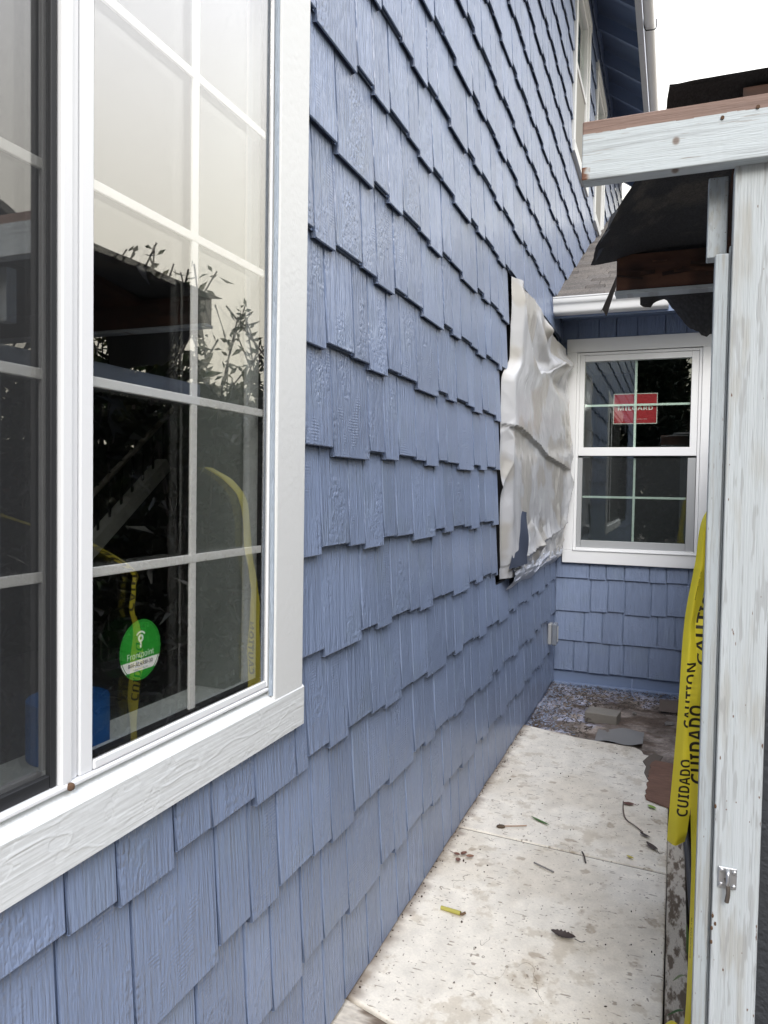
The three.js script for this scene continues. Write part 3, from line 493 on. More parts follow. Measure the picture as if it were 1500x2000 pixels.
// ---------------------------------------------------------------- ground, path, dirt
struct('ground', (() => { const g = new THREE.PlaneGeometry(160, 160); g.rotateX(-Math.PI / 2); g.translate(0, -0.16, 0); return g; })(), M.soil);
{
  const g = grid(140, 150, (u, v) => { const x = mix(0.03, 2.2, u), z = mix(-4.3, -6.06, v), n = fbm(u * 0.9, v * 0.9, 9, 8, 901, 5, 0.55); return [x, -0.085 + 0.055 * n + 0.03 * sstep(0.35, 0.05, x) * n, z]; }, [1.55, 1.26]);
  const p = g.attributes.position, c = new Float32Array(p.count * 3);
  for (let i = 0; i < p.count; i++) {              // dried blue overspray on the soil along both walls, in patches
    const x = p.getX(i), z = p.getZ(i), n = fbm(x / 3 + 0.1, -z / 3, 40, 40, 911, 4, 0.65), d = Math.min((x - 0.03) / 0.55, (z + 6.05) / 0.42), k = sstep(0.5, 0.62, n - 0.34 * d + 0.2);
    const t = mix3([1, 1, 1], [1.35, 1.6, 2.2], k); c.set(t, i * 3);
  }
  g.setAttribute('color', new THREE.BufferAttribute(c, 3));
  struct('dirt_bed', g, M.dirt);
}
const path = group('path', scene); path.userData.kind = 'structure';
{
  const slab = (pts, y, ou, ov) => {                 // pts: outline x, z
    const s = new THREE.Shape(pts.map(([x, z]) => new THREE.Vector2(x, -z))), g = new THREE.ExtrudeGeometry(s, { depth: 0.1, bevelEnabled: true, bevelSize: 0.008, bevelThickness: 0.008, bevelSegments: 3 }); g.rotateX(-Math.PI / 2); g.translate(0, y - 0.108, 0);
    const p = g.attributes.position, uv = new Float32Array(p.count * 2); for (let i = 0; i < p.count; i++) { uv[2 * i] = (p.getX(i) - 0.03) / 1.0 + ou; uv[2 * i + 1] = (-p.getZ(i) + p.getY(i)) / 2.6 + ov; } g.setAttribute('uv', new THREE.BufferAttribute(uv, 2)); return g;
  };
  const broken = [[0.815, -4.49], [0.79, -4.5], [0.775, -4.56]];
  mesh('slab', slab([[0.046, -3.205], [0.924, -3.135], [0.926, -4.33], [0.88, -4.36], [0.87, -4.42], [0.82, -4.45], ...broken, [0.74, -4.6], [0.4, -4.64], [0.05, -4.76]], 0, 0, 0.1), M.concrete, path);
  mesh('slab', slab([[0.046, -2.0], [0.92, -1.72], [0.924, -3.108], [0.046, -3.177]], 0, 0, 0.43), M.concrete, path);
  mesh('slab', slab([[0.046, 3], [0.92, 3], [0.92, -1.705], [0.046, -1.985]], -0.012, 0.02, 0.75), M.curb, path);
}
{ const s = new THREE.Shape([[0.05, 3.166], [0.924, 3.098], [0.924, 3.133], [0.05, 3.203]].map((p) => new THREE.Vector2(...p))), g = new THREE.ExtrudeGeometry(s, { depth: 0.05, bevelEnabled: false }); g.rotateX(-Math.PI / 2); g.translate(0, -0.057, 0); mesh('joint_soil', uvMetres(g), M.soil, path); }
{ const g = box(0.934, 1.0, -0.12, -0.008, -3.5, 0.5); const p = g.attributes.position, uv = g.attributes.uv; for (let i = 0; i < p.count; i++) { uv.setXY(i, (p.getX(i) - 0.934) / 0.066 + p.getY(i), -p.getZ(i) / 1.7); } const o = one('edging_strip', g, M.curb, 'dirty narrow concrete edging strip along the right of the path', 'edging'); }
for (let i = 0; i < 15; i++) { const g = rbox(-0.1, 0.1, -0.03, 0.03, -0.043, 0.043, 0.006); const o = one('brick', g, M.brick, 'red brown brick in the soldier row beyond the yellow tape', 'brick', 'bricks edging the path behind the post'); o.position.set(1.145 + rr(-0.008, 0.008), -0.035 + rr(-0.008, 0.008), -2.4 - i * 0.096); o.rotation.y = rr(-0.05, 0.05); }
one('hose', tube([[0.998, -0.0, -3.7], [1.012, 0.01, -3.3], [1.02, 0.012, -2.9], [1.03, 0.012, -2.4], [1.035, 0.01, -1.8]], 0.013, 40, 10), std({ color: lin(0.045, 0.045, 0.05), roughness: 0.5 }), 'black hose lying between the edging strip and the bricks', 'hose');
{ const o = one('paver', rbox(-0.107, 0.107, 0, 0.072, -0.075, 0.075, 0.007), std({ color: lin(0.24, 0.22, 0.19), roughness: 0.9, bumpMap: stipple, bumpScale: 0.003 }), 'grey brown paver lying on the dirt below the far window', 'paver'); o.position.set(0.505, -0.055, -5.22); o.rotation.y = -0.12; }
{ // torn brown board at the path edge
  const s = new THREE.Shape(); const e = []; for (let i = 0; i <= 24; i++) e.push([0.826 + 0.012 * (hash(i, 3, 1) - 0.5) + 0.012 * i / 24, -3.83 - 0.52 * i / 24]); e.push([0.86, -4.4], [1.1, -4.36], [1.08, -3.72], [0.96, -3.75]);
  s.setFromPoints(e.map(([x, z]) => new THREE.Vector2(x, -z))); const g = new THREE.ExtrudeGeometry(s, { depth: 0.006, bevelEnabled: false }); g.rotateX(-Math.PI / 2); g.translate(0, 0.004, 0); one('torn_board', uvMetres(g, false, 0, 0, 2), M.board, 'torn reddish brown board lying over the right edge of the path', 'board');
}
{ const s = new THREE.Shape([[0.795, 4.37], [0.815, 4.3], [0.808, 4.2], [0.83, 4.1], [0.86, 4.3], [0.9, 4.5], [0.85, 4.53], [0.82, 4.46]].map((p) => new THREE.Vector2(...p))); const g = new THREE.ExtrudeGeometry(s, { depth: 0.004, bevelEnabled: false }); g.rotateX(-Math.PI / 2); g.rotateZ(-0.02); g.translate(0, 0.018, 0); one('cardboard_scrap', uvMetres(g), flat(0.13, 0.105, 0.085, 0.9), 'dark grey cardboard scrap between the slab corner and the brown board', 'cardboard'); }
{ const g = grid(10, 10, (u, v) => [mix(0.5, 0.78, u), -0.035 + 0.01 * Math.sin(u * 7 + v * 4), mix(-4.72, -5.0, v) - 0.06 * u], [0.3, 0.3]); one('paper_sheet', g, flat(0.23, 0.225, 0.22, 0.85), 'flattened grey paper sheet trodden into the dirt', 'paper'); }
{ const g = grid(16, 12, (u, v) => [mix(0.86, 1.2, u), -0.03 + 0.06 * Math.sin(Math.PI * v) * (0.6 + 0.4 * fbm(u, v, 5, 4, 921, 3)), mix(-5.55, -5.8, v)], [0.3, 0.3]); one('rubble_lump', g, flat(0.12, 0.095, 0.08, 0.95), 'dark lump of broken bark by the wing wall', 'rubble'); }
for (const [x, z, sx, sz, h, ry, l] of [[0.93, -5.3, 0.07, 0.05, 0.03, 0.5, 'grey stone chip lying right of the paver'], [0.2, -5.1, 0.05, 0.04, 0.025, 1.1, 'small stone lying left of the paver near the blue wall'], [0.7, -5.45, 0.04, 0.03, 0.02, 2, 'small stone lying behind the paver'], [0.36, -4.85, 0.035, 0.03, 0.02, 0.3, 'small stone lying between the paver and the slab']]) { const g = new THREE.IcosahedronGeometry(0.5, 1), p = g.attributes.position; for (let i = 0; i < p.count; i++) { const k = 0.8 + 0.4 * hash(Math.round(p.getX(i) * 50), Math.round(p.getY(i) * 50), Math.round(p.getZ(i) * 50)); p.setXYZ(i, p.getX(i) * k * sx, p.getY(i) * k * h, p.getZ(i) * k * sz); } g.computeVertexNormals(); const o = one('stone', g, flat(0.2, 0.185, 0.17, 0.95), l, 'stone'); o.position.set(x, -0.04, z); o.rotation.y = ry; }
one('paint_stick', tube([[0.7, -0.02, -5.72], [0.66, 0.0, -5.86], [0.655, 0.07, -5.99]], 0.004, 12, 6), flat(0.22, 0.27, 0.4), 'pale thin stick leaning on the skirting under the far window', 'stick');

// ---------------------------------------------------------------- litter on the path
function leafGeo(L, W, curl = 0.2, nick = 0) {
  return grid(14, 4, (u, v) => { const t = u, w = W / 2 * Math.sin(Math.PI * Math.min(1, t * 0.98 + 0.02)) ** 0.75 * (1 + nick * Math.sin(t * 40)), s = (v - 0.5) * 2; return [L * (t - 0.5), 0.004 + curl * L * ((t - 0.5) ** 2) * 1.2 + 0.35 * w * Math.abs(s) * curl * 3, s * w]; });
}
function leaf(name, label, x, z, ry, L, W, c, curl = 0.2, stem = 0, nick = 0) {
  const m = flat(...c, 0.6), o = thing(name, label, 'leaf', [x, 0.002, z], ry); mesh('blade', leafGeo(L, W, curl, nick), m, o);
  if (stem) mesh('stem', tube([[L / 2 - 0.005, 0.006, 0], [L / 2 + stem * 0.6, 0.004, 0.004], [L / 2 + stem, 0.008, 0]], 0.0012, 8, 5), m, o);
  return o;
}
leaf('leaf', 'large dark brown curled leaf near the middle of the front slab', 0.61, -2.53, -0.1, 0.085, 0.04, [0.045, 0.03, 0.025], 0.35, 0.03, 0.2);
leaf('leaf', 'small tan dried leaf, rightmost of the cluster near the wall', 0.178, -2.93, 0.4, 0.035, 0.024, [0.2, 0.1, 0.06], 0.5);
leaf('leaf', 'russet curled leaf in the middle of the cluster near the wall', 0.148, -2.945, 1.2, 0.036, 0.022, [0.13, 0.055, 0.035], 0.5);
leaf('leaf', 'small brown leaf with a stem, leftmost of the cluster near the wall', 0.122, -2.93, 2.8, 0.03, 0.02, [0.14, 0.06, 0.04], 0.4, 0.02);
leaf('leaf', 'rust brown leaf, nearest of the cluster near the wall', 0.14, -2.885, 1.9, 0.03, 0.022, [0.15, 0.07, 0.05], 0.45);
leaf('leaf', 'oval reddish brown leaf lying flat beside the curved twig', 0.755, -3.74, 0.1, 0.052, 0.034, [0.14, 0.06, 0.045], 0.12, 0.02);
leaf('leaf', 'dark pointed leaf with a long stem near the slab joint', 0.872, -3.32, -0.9, 0.075, 0.026, [0.05, 0.032, 0.028], 0.3, 0.03);
leaf('leaf', 'narrow black brown leaf beyond the pointed one near the joint', 0.84, -3.42, -0.7, 0.06, 0.018, [0.045, 0.03, 0.03], 0.3);
leaf('leaf', 'small bright green leaf at the foot of the brown board', 0.86, -3.74, -0.7, 0.05, 0.025, [0.2, 0.32, 0.05], 0.3);
leaf('leaf', 'tiny yellow leaf just beyond the slab joint', 0.79, -3.19, -0.5, 0.034, 0.016, [0.45, 0.38, 0.07], 0.25);
leaf('grass_blade', 'flat green blade of grass lying across the far slab', 0.39, -3.38, -0.55, 0.11, 0.017, [0.06, 0.13, 0.035], 0.08);
{ const o = thing('cut_stem', 'yellow green cut stem with a brown end near the wall', 'stem', [0.214, 0.008, -2.525], -0.12); mesh('stalk', (() => { const g = new THREE.CylinderGeometry(0.007, 0.008, 0.075, 10); g.rotateZ(Math.PI / 2); return g; })(), flat(0.4, 0.36, 0.08), o); mesh('withered_end', tube([[0.036, 0, 0], [0.045, 0.001, 0.004], [0.056, 0.006, -0.004]], 0.005, 8, 6), flat(0.12, 0.07, 0.035), o); }
{ const o = thing('seed_pod', 'dark seed pod on a straight tan stalk by the slab joint', 'seed pod', [0.235, 0.006, -3.255], 0.35); const g = new THREE.SphereGeometry(0.016, 12, 8); g.scale(1.3, 0.5, 0.8); mesh('pod', g, flat(0.07, 0.045, 0.025), o); mesh('stalk', tube([[0.012, 0.002, 0], [0.06, 0.004, 0.002], [0.115, 0.006, 0]], 0.003, 10, 6), flat(0.32, 0.2, 0.12), o); }
one('twig', tube([[0.728, 0.006, -3.76], [0.735, 0.01, -3.65], [0.752, 0.006, -3.56], [0.8, 0.008, -3.49], [0.83, 0.006, -3.45]], 0.0028, 24, 6), flat(0.14, 0.1, 0.08), 'thin curved twig on the far slab beside the oval leaf', 'twig');
one('twig', tube([[0.43, 0.006, -2.99], [0.47, 0.008, -2.965], [0.515, 0.006, -2.945]], 0.0035, 10, 6), flat(0.2, 0.19, 0.18), 'short straight grey twig on the front slab', 'twig');
one('twig', tube([[0.6, 0.006, -3.16], [0.612, 0.012, -3.12], [0.625, 0.006, -3.07]], 0.003, 10, 6), flat(0.06, 0.045, 0.04), 'small black twig lying in the slab joint', 'twig');
{ // crumbs of soil and bark
  const g = new THREE.IcosahedronGeometry(0.006, 0); const n = 150, im = new THREE.InstancedMesh(g, flat(0.06, 0.045, 0.035, 0.95), n), m = new THREE.Matrix4(), q = new THREE.Quaternion(), e = new THREE.Euler();
  for (let i = 0; i < n; i++) { const wall = i < 95, x = wall ? 0.06 + 0.03 * rnd() ** 2 : rr(0.1, 0.91), z = wall ? rr(-4.6, -2.0) : -2.1 - 2.4 * rnd(), s = rr(0.25, 0.7) * (rnd() < 0.06 ? 1.9 : 1); q.setFromEuler(e.set(rr(0, 6), rr(0, 6), rr(0, 6))); m.compose(new THREE.Vector3(x, 0.002, z), q, new THREE.Vector3(s * rr(0.7, 1.6), s * 0.5, s)); im.setMatrixAt(i, m); }
  im.name = 'debris'; im.userData = { kind: 'stuff', label: 'dark crumbs of soil and bark strewn over the path', category: 'debris' }; shadow(im); scene.add(im);
}
{ // bark mulch, part sprayed pale blue, in the corner
  const g = new THREE.BoxGeometry(0.02, 0.003, 0.006), n = 1900, im = new THREE.InstancedMesh(g, std({ roughness: 0.9 }), n), m = new THREE.Matrix4(), q = new THREE.Quaternion(), e = new THREE.Euler(), c = new THREE.Color();
  for (let i = 0; i < n; i++) { const a = rnd() < 0.55, x = a ? 0.06 + 0.4 * rnd() ** 1.5 : rr(0.08, 1.0), z = a ? rr(-6.0, -4.75) : -6.0 + 0.5 * rnd() ** 1.6, s = rr(0.5, 1.2); q.setFromEuler(e.set(rr(-0.4, 0.4), rr(0, 6), rr(-0.4, 0.4))); m.compose(new THREE.Vector3(x, -0.045 + 0.03 * rnd(), z), q, new THREE.Vector3(s, 1, s)); im.setMatrixAt(i, m); const near = Math.min(x / 0.3, (z + 6.05) / 0.25); if (rnd() < 0.85 - 0.6 * near) c.setRGB(0.3, 0.35, 0.46); else c.setRGB(0.12, 0.1, 0.085); im.setColorAt(i, c.multiplyScalar(rr(0.6, 1.1))); }
  im.name = 'mulch'; im.userData = { kind: 'stuff', label: 'bark mulch speckled with blue paint in the corner', category: 'mulch' }; shadow(im); scene.add(im);
}

// ---------------------------------------------------------------- shed on the right
const shed = thing('shed', 'half-dismantled white shed with torn black roofing felt beside the path', 'shed', [1, 0, -1.6]);
{
  const S = (name, g, m, p = shed) => { g.translate(-1, 0, 1.6); return mesh(name, g, m, p); };
  const uvPost = (g, x0, w, L) => { const p = g.attributes.position, n = g.attributes.normal, uv = g.attributes.uv; for (let i = 0; i < p.count; i++) uv.setXY(i, (Math.abs(n.getX(i)) > 0.7 ? p.getZ(i) : p.getX(i) - x0) / w, p.getY(i) / L); return g; };
  const post = S('post', uvPost(rbox(1.011, 1.094, -0.1, 2.147, -1.63, -1.588, 0.003), 1.011, 0.083, 2.2), M.post);
  S('door_stop', uvPost(rbox(0.981, 1.0065, -0.1, 1.985, -1.635, -1.6, 0.003), 0.98, 0.026, 2.0), M.stop);
  S('stop_bead', uvPost(rbox(1.007, 1.0105, -0.1, 2.0, -1.628, -1.606, 0.0015), 1.0, 0.03, 2.0), M.stop);
  S('stud', uvPost(rbox(0.967, 1.004, 1.99, 2.15, -1.68, -1.642, 0.003), 0.96, 0.04, 0.5), M.stop);
  { const g = rbox(0.727, 2.3, 2.145, 2.262, -1.6, -1.56, 0.003), p = g.attributes.position, n = g.attributes.normal, uv = g.attributes.uv; for (let i = 0; i < p.count; i++) uv.setXY(i, (p.getX(i) - 0.72) / 0.8, Math.abs(n.getZ(i)) > 0.5 ? (p.getY(i) - 2.145) / 0.117 : Math.abs(n.getX(i)) > 0.5 ? (p.getY(i) - 2.145) / 0.125 : n.getY(i) > 0 ? 0.95 : 0.3 + (p.getZ(i) + 1.6) * 5); S('beam', g, M.beam).userData.label = 'front beam, white paint over raw redwood'; }
  { const g = rbox(0.747, 2.3, 2.094, 2.196, -2.29, -2.25, 0.003); S('beam', g, M.raw).userData.label = 'rear beam of bare dark brown wood'; }
  S('batten', uvPost(rbox(0.744, 2.3, 2.082, 2.0935, -2.295, -2.245, 0.002), 0.7, 0.4, 0.3), M.stop);
  S('plywood_edge', (() => { const g = box(1.02, 2.3, 0, 0.02, -0.7, 0); g.rotateX(-0.13); g.translate(0, 2.264, -1.57); return g; })(), std({ map: rawWood, color: lin(0.7, 0.6, 0.45), roughness: 0.8 }));
  // roofing felt: drooping torn edge over the path, front edge curled up
  const edge = (t) => mix(0.89, 0.675, sstep(0.05, 1.0, t) * 0.6 + 0.4 * t) + 0.012 * (fbm(t, 0.2, 14, 2, 951, 3) - 0.5);
  const felt = grid(70, 60, (u, t) => {
    const e = edge(t), x = mix(e, 2.3, u ** 1.5), o = sstep(0.2, 0, x - e), z = mix(-1.55, -2.3 + 0.05 * o, t);
    return [x, 2.272 + 0.028 * sstep(0.16, 0, t) - 0.07 * t - 0.03 * o * sstep(0.2, 0.9, t) + 0.012 * (fbm(u, t, 5, 6, 961, 3) - 0.5), z];
  }, [2.2, 1.2]);
  S('roofing_felt', felt, M.felt);
  const f2 = grid(40, 16, (u, t) => [mix(0.93, 2.3, u), 2.288 + 0.012 * u - 0.035 * t + 0.016 * (fbm(u, t, 6, 3, 971, 3) - 0.5) + 0.012 * sstep(0.25, 0.0, t), mix(-1.56, -1.95, t)], [2.2, 0.6]);
  S('roofing_felt', f2, M.felt);
  // torn pieces hanging behind the rear beam
  { const lo = (x) => 2.072 - 0.1 * sstep(0.86, 1.0, x) - 0.012 * hash(Math.floor(x * 90), 1, 5) + 0.024 * sstep(0.04, 0, Math.abs(x - 0.88)); const g = grid(60, 6, (u, v) => { const x = mix(0.81, 1.25, u); return [x, mix(lo(x), 2.09, v), -2.31 - 0.02 * Math.sin(u * 9) * (1 - v) - 0.02 * (1 - v)]; }, [0.5, 0.1]); S('roofing_felt', g, M.felt); }
  { const g = grid(4, 14, (u, v) => [mix(0.7, 0.716, u) + 0.05 * v * (1 - 0.3 * u), mix(2.05, 2.17, v) + 0.008 * Math.sin(u * 5), -2.31 - 0.02 * u], [0.05, 0.15]); S('felt_shred', g, flat(0.1, 0.09, 0.085, 0.9)); }
  for (let i = 0; i < 9; i++) { const x = 0.755 + i * 0.028 + rr(-0.008, 0.008), L = rr(0.03, 0.09), y = 2.12 + rr(-0.02, 0.05); const g = box(0, L, 0, rr(0.004, 0.01), 0, 0.004); g.rotateZ(rr(-0.2, 0.12)); g.translate(x, y, -2.2495 + rr(0.001, 0.006)); S('splinter', g, M.raw); }
  for (let i = 0; i < 3; i++) { const t0 = 0.55 + 0.14 * i, x0 = mix(0.86, 0.69, t0), z0 = mix(-1.56, -2.26, t0), y0 = 2.262 - 0.1 * t0, L = rr(0.02, 0.06); const g = grid(2, 6, (u, v) => [x0 - 0.012 + 0.02 * u * (1 - v) - 0.012 * v, y0 - L * v, z0 + 0.03 * u * (1 - 0.8 * v) + 0.01 * Math.sin(v * 3 + i)], [0.05, 0.1]); S('felt_shred', g, M.felt); }
  for (const [x, y] of [[0.985, 2.228], [1.045, 2.238]]) { const g = new THREE.CylinderGeometry(0.0035, 0.0035, 0.003, 10); g.rotateX(Math.PI / 2); g.translate(x, y, -1.559); S('nail_head', g, M.rust); }
  // body out of the frame, seen in the window's reflection
  S('roof_deck', box(1.075, 2.33, 2.2, 2.255, -2.76, -1.61), M.felt);
  S('eave_plate', rbox(1.1, 1.14, 1.86, 1.95, -2.72, -1.66, 0.003), M.stop);
  S('wall', merge([box(1.1, 2.3, 0, 1.5, -1.66, -1.64), box(2.3, 2.34, 0, 2.2, -2.75, -1.6)]), std({ color: lin(0.03, 0.033, 0.038), roughness: 0.8, bumpMap: stipple, bumpScale: 0.004 }));
  // gate hook and keeper plate on the post
  const k = S('latch', rbox(1.02, 1.054, 0.742, 0.784, -1.588, -1.583, 0.004), M.zinc);
  for (const [x, y] of [[1.0265, 0.778], [1.049, 0.776], [1.026, 0.7495], [1.0485, 0.7475]]) { const g = new THREE.SphereGeometry(0.0045, 12, 8); g.scale(1, 1, 0.5); g.translate(x - 1, y, -1.582 + 1.6); mesh('screw', g, M.zinc, k); }
  { const g = tube([[1.037, 0.779, -1.583], [1.037, 0.78, -1.57], [1.037, 0.765, -1.566], [1.037, 0.757, -1.568]], 0.004, 16, 8); S('staple', g, M.zinc, k); }
  { const g = tube([[1.034, 0.768, -1.572], [1.037, 0.756, -1.569], [1.038, 0.74, -1.568], [1.036, 0.722, -1.57]], 0.0042, 16, 8); S('pin', g, std({ color: lin(0.16, 0.14, 0.12), metalness: 0.6, roughness: 0.45 }), k); }
  for (const [x, y] of [[1.012, 0.9], [1.013, 0.68], [1.012, 0.655], [1.012, 0.627], [1.018, 0.665]]) { const g = new THREE.IcosahedronGeometry(0.004, 0); g.scale(0.7, 1.2, 0.3); g.translate(x, y, -1.588); S('rust_spot', g, M.rust, shed); }
}

// ---------------------------------------------------------------- caution tape
function ribbon(rows, off, z0, bow, tilt, shift = 0, n = 160) {        // rows: [left x, right x, y]; the tape bows and folds between its two edges; lettering runs with height
  const at = (t, k) => { const f = t * (rows.length - 1), i = Math.min(rows.length - 2, Math.floor(f)), s = f - i, p = (j) => rows[Math.max(0, Math.min(rows.length - 1, j))][k] ?? 0; return k === 3 && rows.every((q) => q.length < 4) ? 0 : 0.5 * (2 * p(i) + (p(i + 1) - p(i - 1)) * s + (2 * p(i - 1) - 5 * p(i) + 4 * p(i + 1) - p(i + 2)) * s * s + (3 * p(i) - p(i - 1) - 3 * p(i + 1) + p(i + 2)) * s * s * s); };
  const g = grid(8, n, (u, t) => { const l = at(t, 0), r = at(t, 1), w = Math.max(0.004, r - l), deep = Math.sqrt(Math.max(0, 0.076 ** 2 - w * w)) * bow; return [mix(l, r, u), at(t, 2) + 0.004 * Math.sin(u * 5 + t * 9), z0 + at(t, 3) + deep * (0.5 - Math.abs(u - 0.45)) + 0.006 * Math.sin(t * 23) + 0.012 * Math.sin(t * 7 + u * 2) + tilt * (u - 0.5) * (0.6 + 0.4 * Math.sin(t * 11)) + 0.0025 * Math.sin(t * 60 + u * 3)]; });
  const uv = g.attributes.uv, p = g.attributes.position; for (let i = 0; i < uv.count; i++) uv.setXY(i, uv.getX(i) + shift, (p.getY(i) + off) / 1.3);
  return g;
}
one('caution_tape', ribbon([[1.3, 1.34, 1.6, -0.12], [1.13, 1.17, 1.53, -0.06], [1.024, 1.06, 1.43], [0.998, 1.05, 1.255], [0.973, 1.024, 1.09], [0.963, 1.018, 0.96], [0.957, 1.02, 0.77], [0.949, 1.015, 0.575], [0.937, 1.009, 0.355], [0.931, 1.0, 0.25], [0.929, 0.992, 0.19]], 0, -3.0, 1.3, 0), M.tape, 'yellow caution tape hanging straight to a torn end beside the path', 'caution tape');
one('caution_tape', ribbon([[1.03, 1.07, 1.42, 0.5], [1.012, 1.06, 1.32, 0.2], [0.989, 1.04, 1.2], [0.982, 1.03, 1.142], [0.988, 1.03, 1.057], [0.977, 1.035, 0.985], [0.972, 1.045, 0.87], [0.98, 1.05, 0.758], [0.986, 1.045, 0.615], [0.991, 1.03, 0.473], [0.99, 1.02, 0.256], [0.986, 1.015, 0.06], [0.975, 1.01, 0.0]], -0.42, -2.2, 0.9, -0.045, 0.33), M.tape, 'yellow caution tape half hidden behind the white shed post', 'caution tape');
one('caution_tape', grid(30, 6, (u, v) => [mix(0.935, 1.0, u) + 0.006 * Math.sin(v * 4), 0.005 + 0.05 * Math.sin(Math.PI * (0.15 + 0.75 * v)) + 0.012 * Math.sin(u * 6), -2.12 - 0.06 * v], [1, 0.08]), M.tape, 'crumpled tail of yellow caution tape on the edging by the post', 'caution tape');

// ---------------------------------------------------------------- plants
function blade(name, label, pts, w, c) { const cu = new THREE.CatmullRomCurve3(pts.map((p) => new THREE.Vector3(...p))); return one(name, grid(3, 14, (u, t) => { const p = cu.getPoint(t); return [p.x + (u - 0.5) * w * (1 - t) ** 0.6, p.y + 0.15 * w * Math.abs(u - 0.5), p.z + (u - 0.5) * w * 0.4 * (1 - t)]; }), flat(...c, 0.55), label, 'weed'); }
blade('weed', 'pale green strap leaf standing between edging and tape', [[1.005, -0.02, -2.62], [1.0, 0.05, -2.61], [0.995, 0.1, -2.6]], 0.014, [0.12, 0.2, 0.06]);
blade('weed', 'grey green strap leaf bent across the edging strip', [[1.03, 0.02, -2.42], [0.985, 0.035, -2.42], [0.955, 0.015, -2.41]], 0.016, [0.2, 0.25, 0.13]);
blade('weed', 'dark green pointed leaf lying over the edging strip', [[1.03, 0.01, -2.26], [0.98, 0.03, -2.26], [0.94, 0.01, -2.25]], 0.018, [0.05, 0.12, 0.04]);

function leafCloud(n, place, L, W, cols) {           // many single leaves merged: positions from place(i) -> [x, y, z]
  const p = [], nn = [], c = [], v = new THREE.Vector3(), a = new THREE.Vector3(), b = new THREE.Vector3(), nr = new THREE.Vector3();
  for (let i = 0; i < n; i++) {
    v.set(...place(i)); a.set(rr(-1, 1), rr(-0.5, 0.9), rr(-1, 1)).normalize(); b.set(rr(-1, 1), rr(-1, 1), rr(-1, 1)).cross(a).normalize(); nr.crossVectors(a, b).normalize();
    const l = L * rr(0.6, 1.3), w = W * rr(0.7, 1.2), k = cols[Math.floor(rnd() * cols.length)], f = rr(0.7, 1.2), m = v.clone().addScaledVector(a, l * 0.5), e = v.clone().addScaledVector(a, l).addScaledVector(nr, -0.2 * l), r = m.clone().addScaledVector(b, w / 2), s = m.clone().addScaledVector(b, -w / 2);
    for (const q of [v, r, e, v, e, s]) { p.push(q.x, q.y, q.z); nn.push(nr.x, nr.y, nr.z); c.push(k[0] * f, k[1] * f, k[2] * f); }
  }
  const g = new THREE.BufferGeometry(); g.setAttribute('position', new THREE.Float32BufferAttribute(p, 3)); g.setAttribute('normal', new THREE.Float32BufferAttribute(nn, 3)); g.setAttribute('color', new THREE.Float32BufferAttribute(c, 3)); return g;
}
{ const o = thing('added_fence', 'added dark boards, out of view, that block the sky behind the shrub', 'added_fence', [3.7, -0.16, 0]); mesh('rail', merge([box(0.02, 0.06, 0.5, 0.59, -9, 4), box(0.02, 0.06, 1.5, 1.59, -9, 4)]), M.raw, o); const g = box(-0.01, 0.015, 0, 1.95, -0.068, 0.068); for (let z = -8.9; z < 4; z += 0.142) { const b = mesh('board', g, M.raw, o); b.position.set(0, rr(-0.02, 0.02), z); } }  // added out of view to block sky showing through the shrub
const leafMat = phys({ vertexColors: true, roughness: 0.6, side: THREE.DoubleSide, transmission: 0.3, thickness: 0 });
const bark = flat(0.07, 0.055, 0.045, 0.9);
{ // shrub beyond the shed with long upright shoots, mirrored in the big window
  const o = thing('shrub', 'leafy shrub with upright shoots beyond the shed', 'shrub', [0, 0, 0]);
  const stems = [], lv = [];
  for (let i = 0; i < 70; i++) {
    const x = rr(1.3, 2.6), z = -2.8 - 2.6 * rnd() ** 1.4, h = rr(2.15, 2.65) + 0.32 * (x - 1.3), pts = [[x + rr(-0.15, 0.15), 0, z], [x, h * 0.5, z + rr(-0.1, 0.1)], [x + rr(-0.15, 0.15), h * 0.8, z + rr(-0.15, 0.15)], [x + rr(-0.25, 0.25), h, z + rr(-0.25, 0.25)]];
    stems.push(tube(pts, 0.006, 12, 4)); const cu = new THREE.CatmullRomCurve3(pts.map((p) => new THREE.Vector3(...p)));
    for (let k = 0; k < 26; k++) { const p = cu.getPoint(1 - 0.45 * rnd()); lv.push([p.x + rr(-0.02, 0.02), p.y, p.z + rr(-0.02, 0.02)]); }
  }
  mesh('branch', merge(stems), bark, o).userData.kind = 'stuff';
  mesh('leaf', leafCloud(lv.length, (i) => lv[i], 0.07, 0.026, [[0.06, 0.09, 0.03], [0.04, 0.07, 0.025], [0.1, 0.1, 0.04]]), leafMat, o).userData.kind = 'stuff';
  mesh('foliage', leafCloud(30000, () => { const x = rr(1.3, 3.3), z = rr(-7, -2.5); return [x, rr(0, 1.95 + 0.3 * fbm(x / 8, -z / 8, 24, 24, 981, 3)), z]; }, 0.11, 0.06, [[0.03, 0.06, 0.02], [0.05, 0.085, 0.03], [0.09, 0.1, 0.035]]), leafMat, o).userData.kind = 'stuff';
}
const pines = [[-1.9, 11.6, 6], [0.4, 13, 6.5], [2.4, 11.2, 5.6], [4.6, 12.5, 6.2], [7.2, 11.5, 6]];
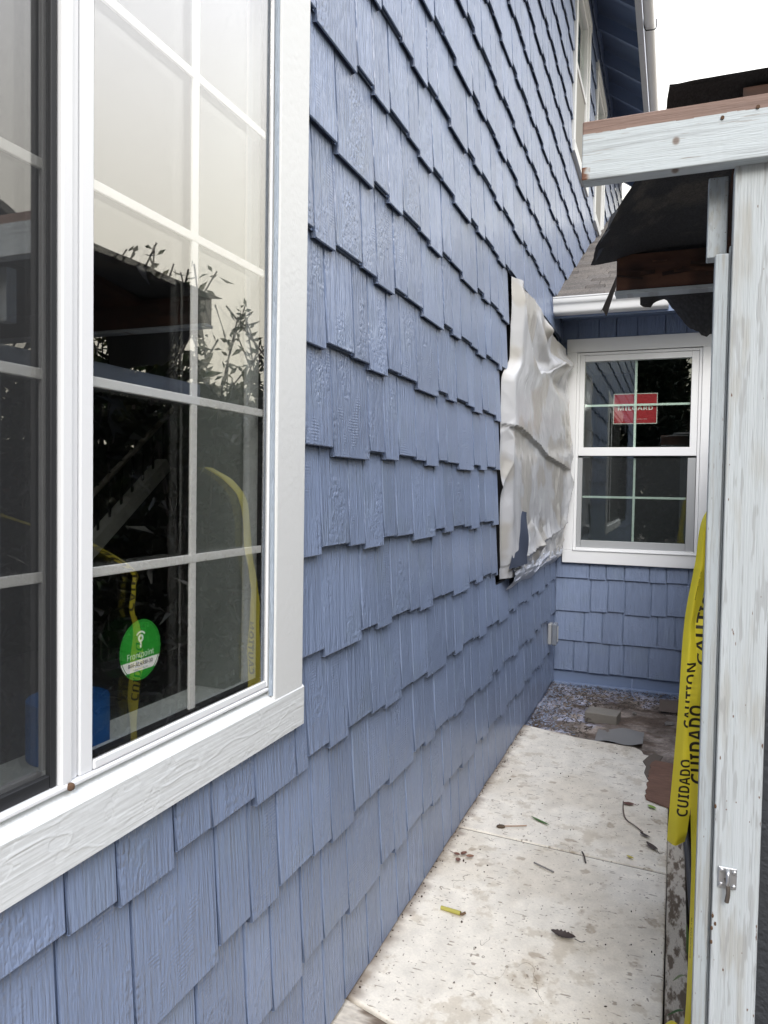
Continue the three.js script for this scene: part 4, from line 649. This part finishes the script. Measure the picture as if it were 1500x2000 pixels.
pines.forEach(([x, z, h], n) => {                    // evergreens behind the camera, mirrored in the far window
  const o = thing('pine_tree', 'tall dark evergreen standing behind the viewer, mirrored in the far window', 'tree', [x, -0.16, z], 0, 'evergreens mirrored in the far window');
  const t = new THREE.CylinderGeometry(0.06, 0.28, h, 9); t.translate(0, h / 2, 0); mesh('trunk', t, bark, o);
  const br = [], at = []; for (let i = 0; i < 90; i++) { const y = h * (0.1 + 0.88 * i / 90), r = (h - y) * 0.26 + 0.45, a = i * 2.4, e = [r * Math.cos(a), y - 0.18 * r, r * Math.sin(a)]; br.push(tube([[0, y, 0], [e[0] * 0.5, y + 0.05, e[2] * 0.5], e], 0.02, 5, 4)); at.push([y, e, r]); }
  mesh('limb', merge(br), bark, o).userData.kind = 'stuff';
  mesh('crown', leafCloud(9000, (i) => { const [y, e] = at[i % 90], s = Math.sqrt(rnd()); return [e[0] * s + rr(-0.25, 0.25), mix(y, e[1], s) + rr(-0.28, 0.2), e[2] * s + rr(-0.25, 0.25)]; }, 0.34, 0.12, [[0.03, 0.04, 0.02], [0.05, 0.055, 0.028], [0.065, 0.055, 0.035]]), leafMat, o).userData.kind = 'stuff';
});

// ---------------------------------------------------------------- things on the inside sill and beyond
{ const o = thing('tape_roll', 'roll of blue masking tape standing on the inside window sill', 'tape roll', [-0.08, 1.031, -1.022]); const pts = [[0.038, 0], [0.068, 0], [0.07, 0.003], [0.07, 0.103], [0.068, 0.106], [0.038, 0.106]].map((p) => new THREE.Vector2(...p)); mesh('tape', new THREE.LatheGeometry(pts, 40), std({ color: lin(0.02, 0.13, 0.42), roughness: 0.6 }), o); mesh('core', new THREE.LatheGeometry([[0.0375, 0.107], [0.036, 0.107], [0.036, 0.001], [0.0375, 0.001]].map((p) => new THREE.Vector2(...p)), 32), flat(0.35, 0.3, 0.22), o); }
{ const o = thing('work_table', 'dark work table inside the room behind the left pane', 'table', [-0.75, 0, -0.9]); mesh('tabletop', rbox(-0.4, 0.4, 0.9, 0.93, -1.2, 1.2, 0.004), M.roomDark, o); for (const [x, z] of [[-0.35, -1.1], [0.35, -1.1], [-0.35, 1.1], [0.35, 1.1]]) mesh('leg', box(x - 0.03, x + 0.03, 0, 0.9, z - 0.03, z + 0.03), M.roomDark, o); }
{ const g = grid(10, 8, (u, v) => [mix(-0.95, -0.5, u), 0.94 + 0.05 * fbm(u, v, 3, 3, 991, 3), mix(-1.25, -0.85, v)]); one('packet', g, flat(0.5, 0.36, 0.05, 0.5), 'yellow packet lying on the table inside', 'packet'); }
{ const g = grid(8, 8, (u, v) => [mix(-0.75, -0.45, u), 0.99 + 0.03 * fbm(u, v, 3, 3, 995, 3), mix(-1.15, -1.0, v)]); one('packet', g, flat(0.35, 0.03, 0.05, 0.5), 'red packet lying on the yellow one inside', 'packet'); }

renderer.render(scene, camera);
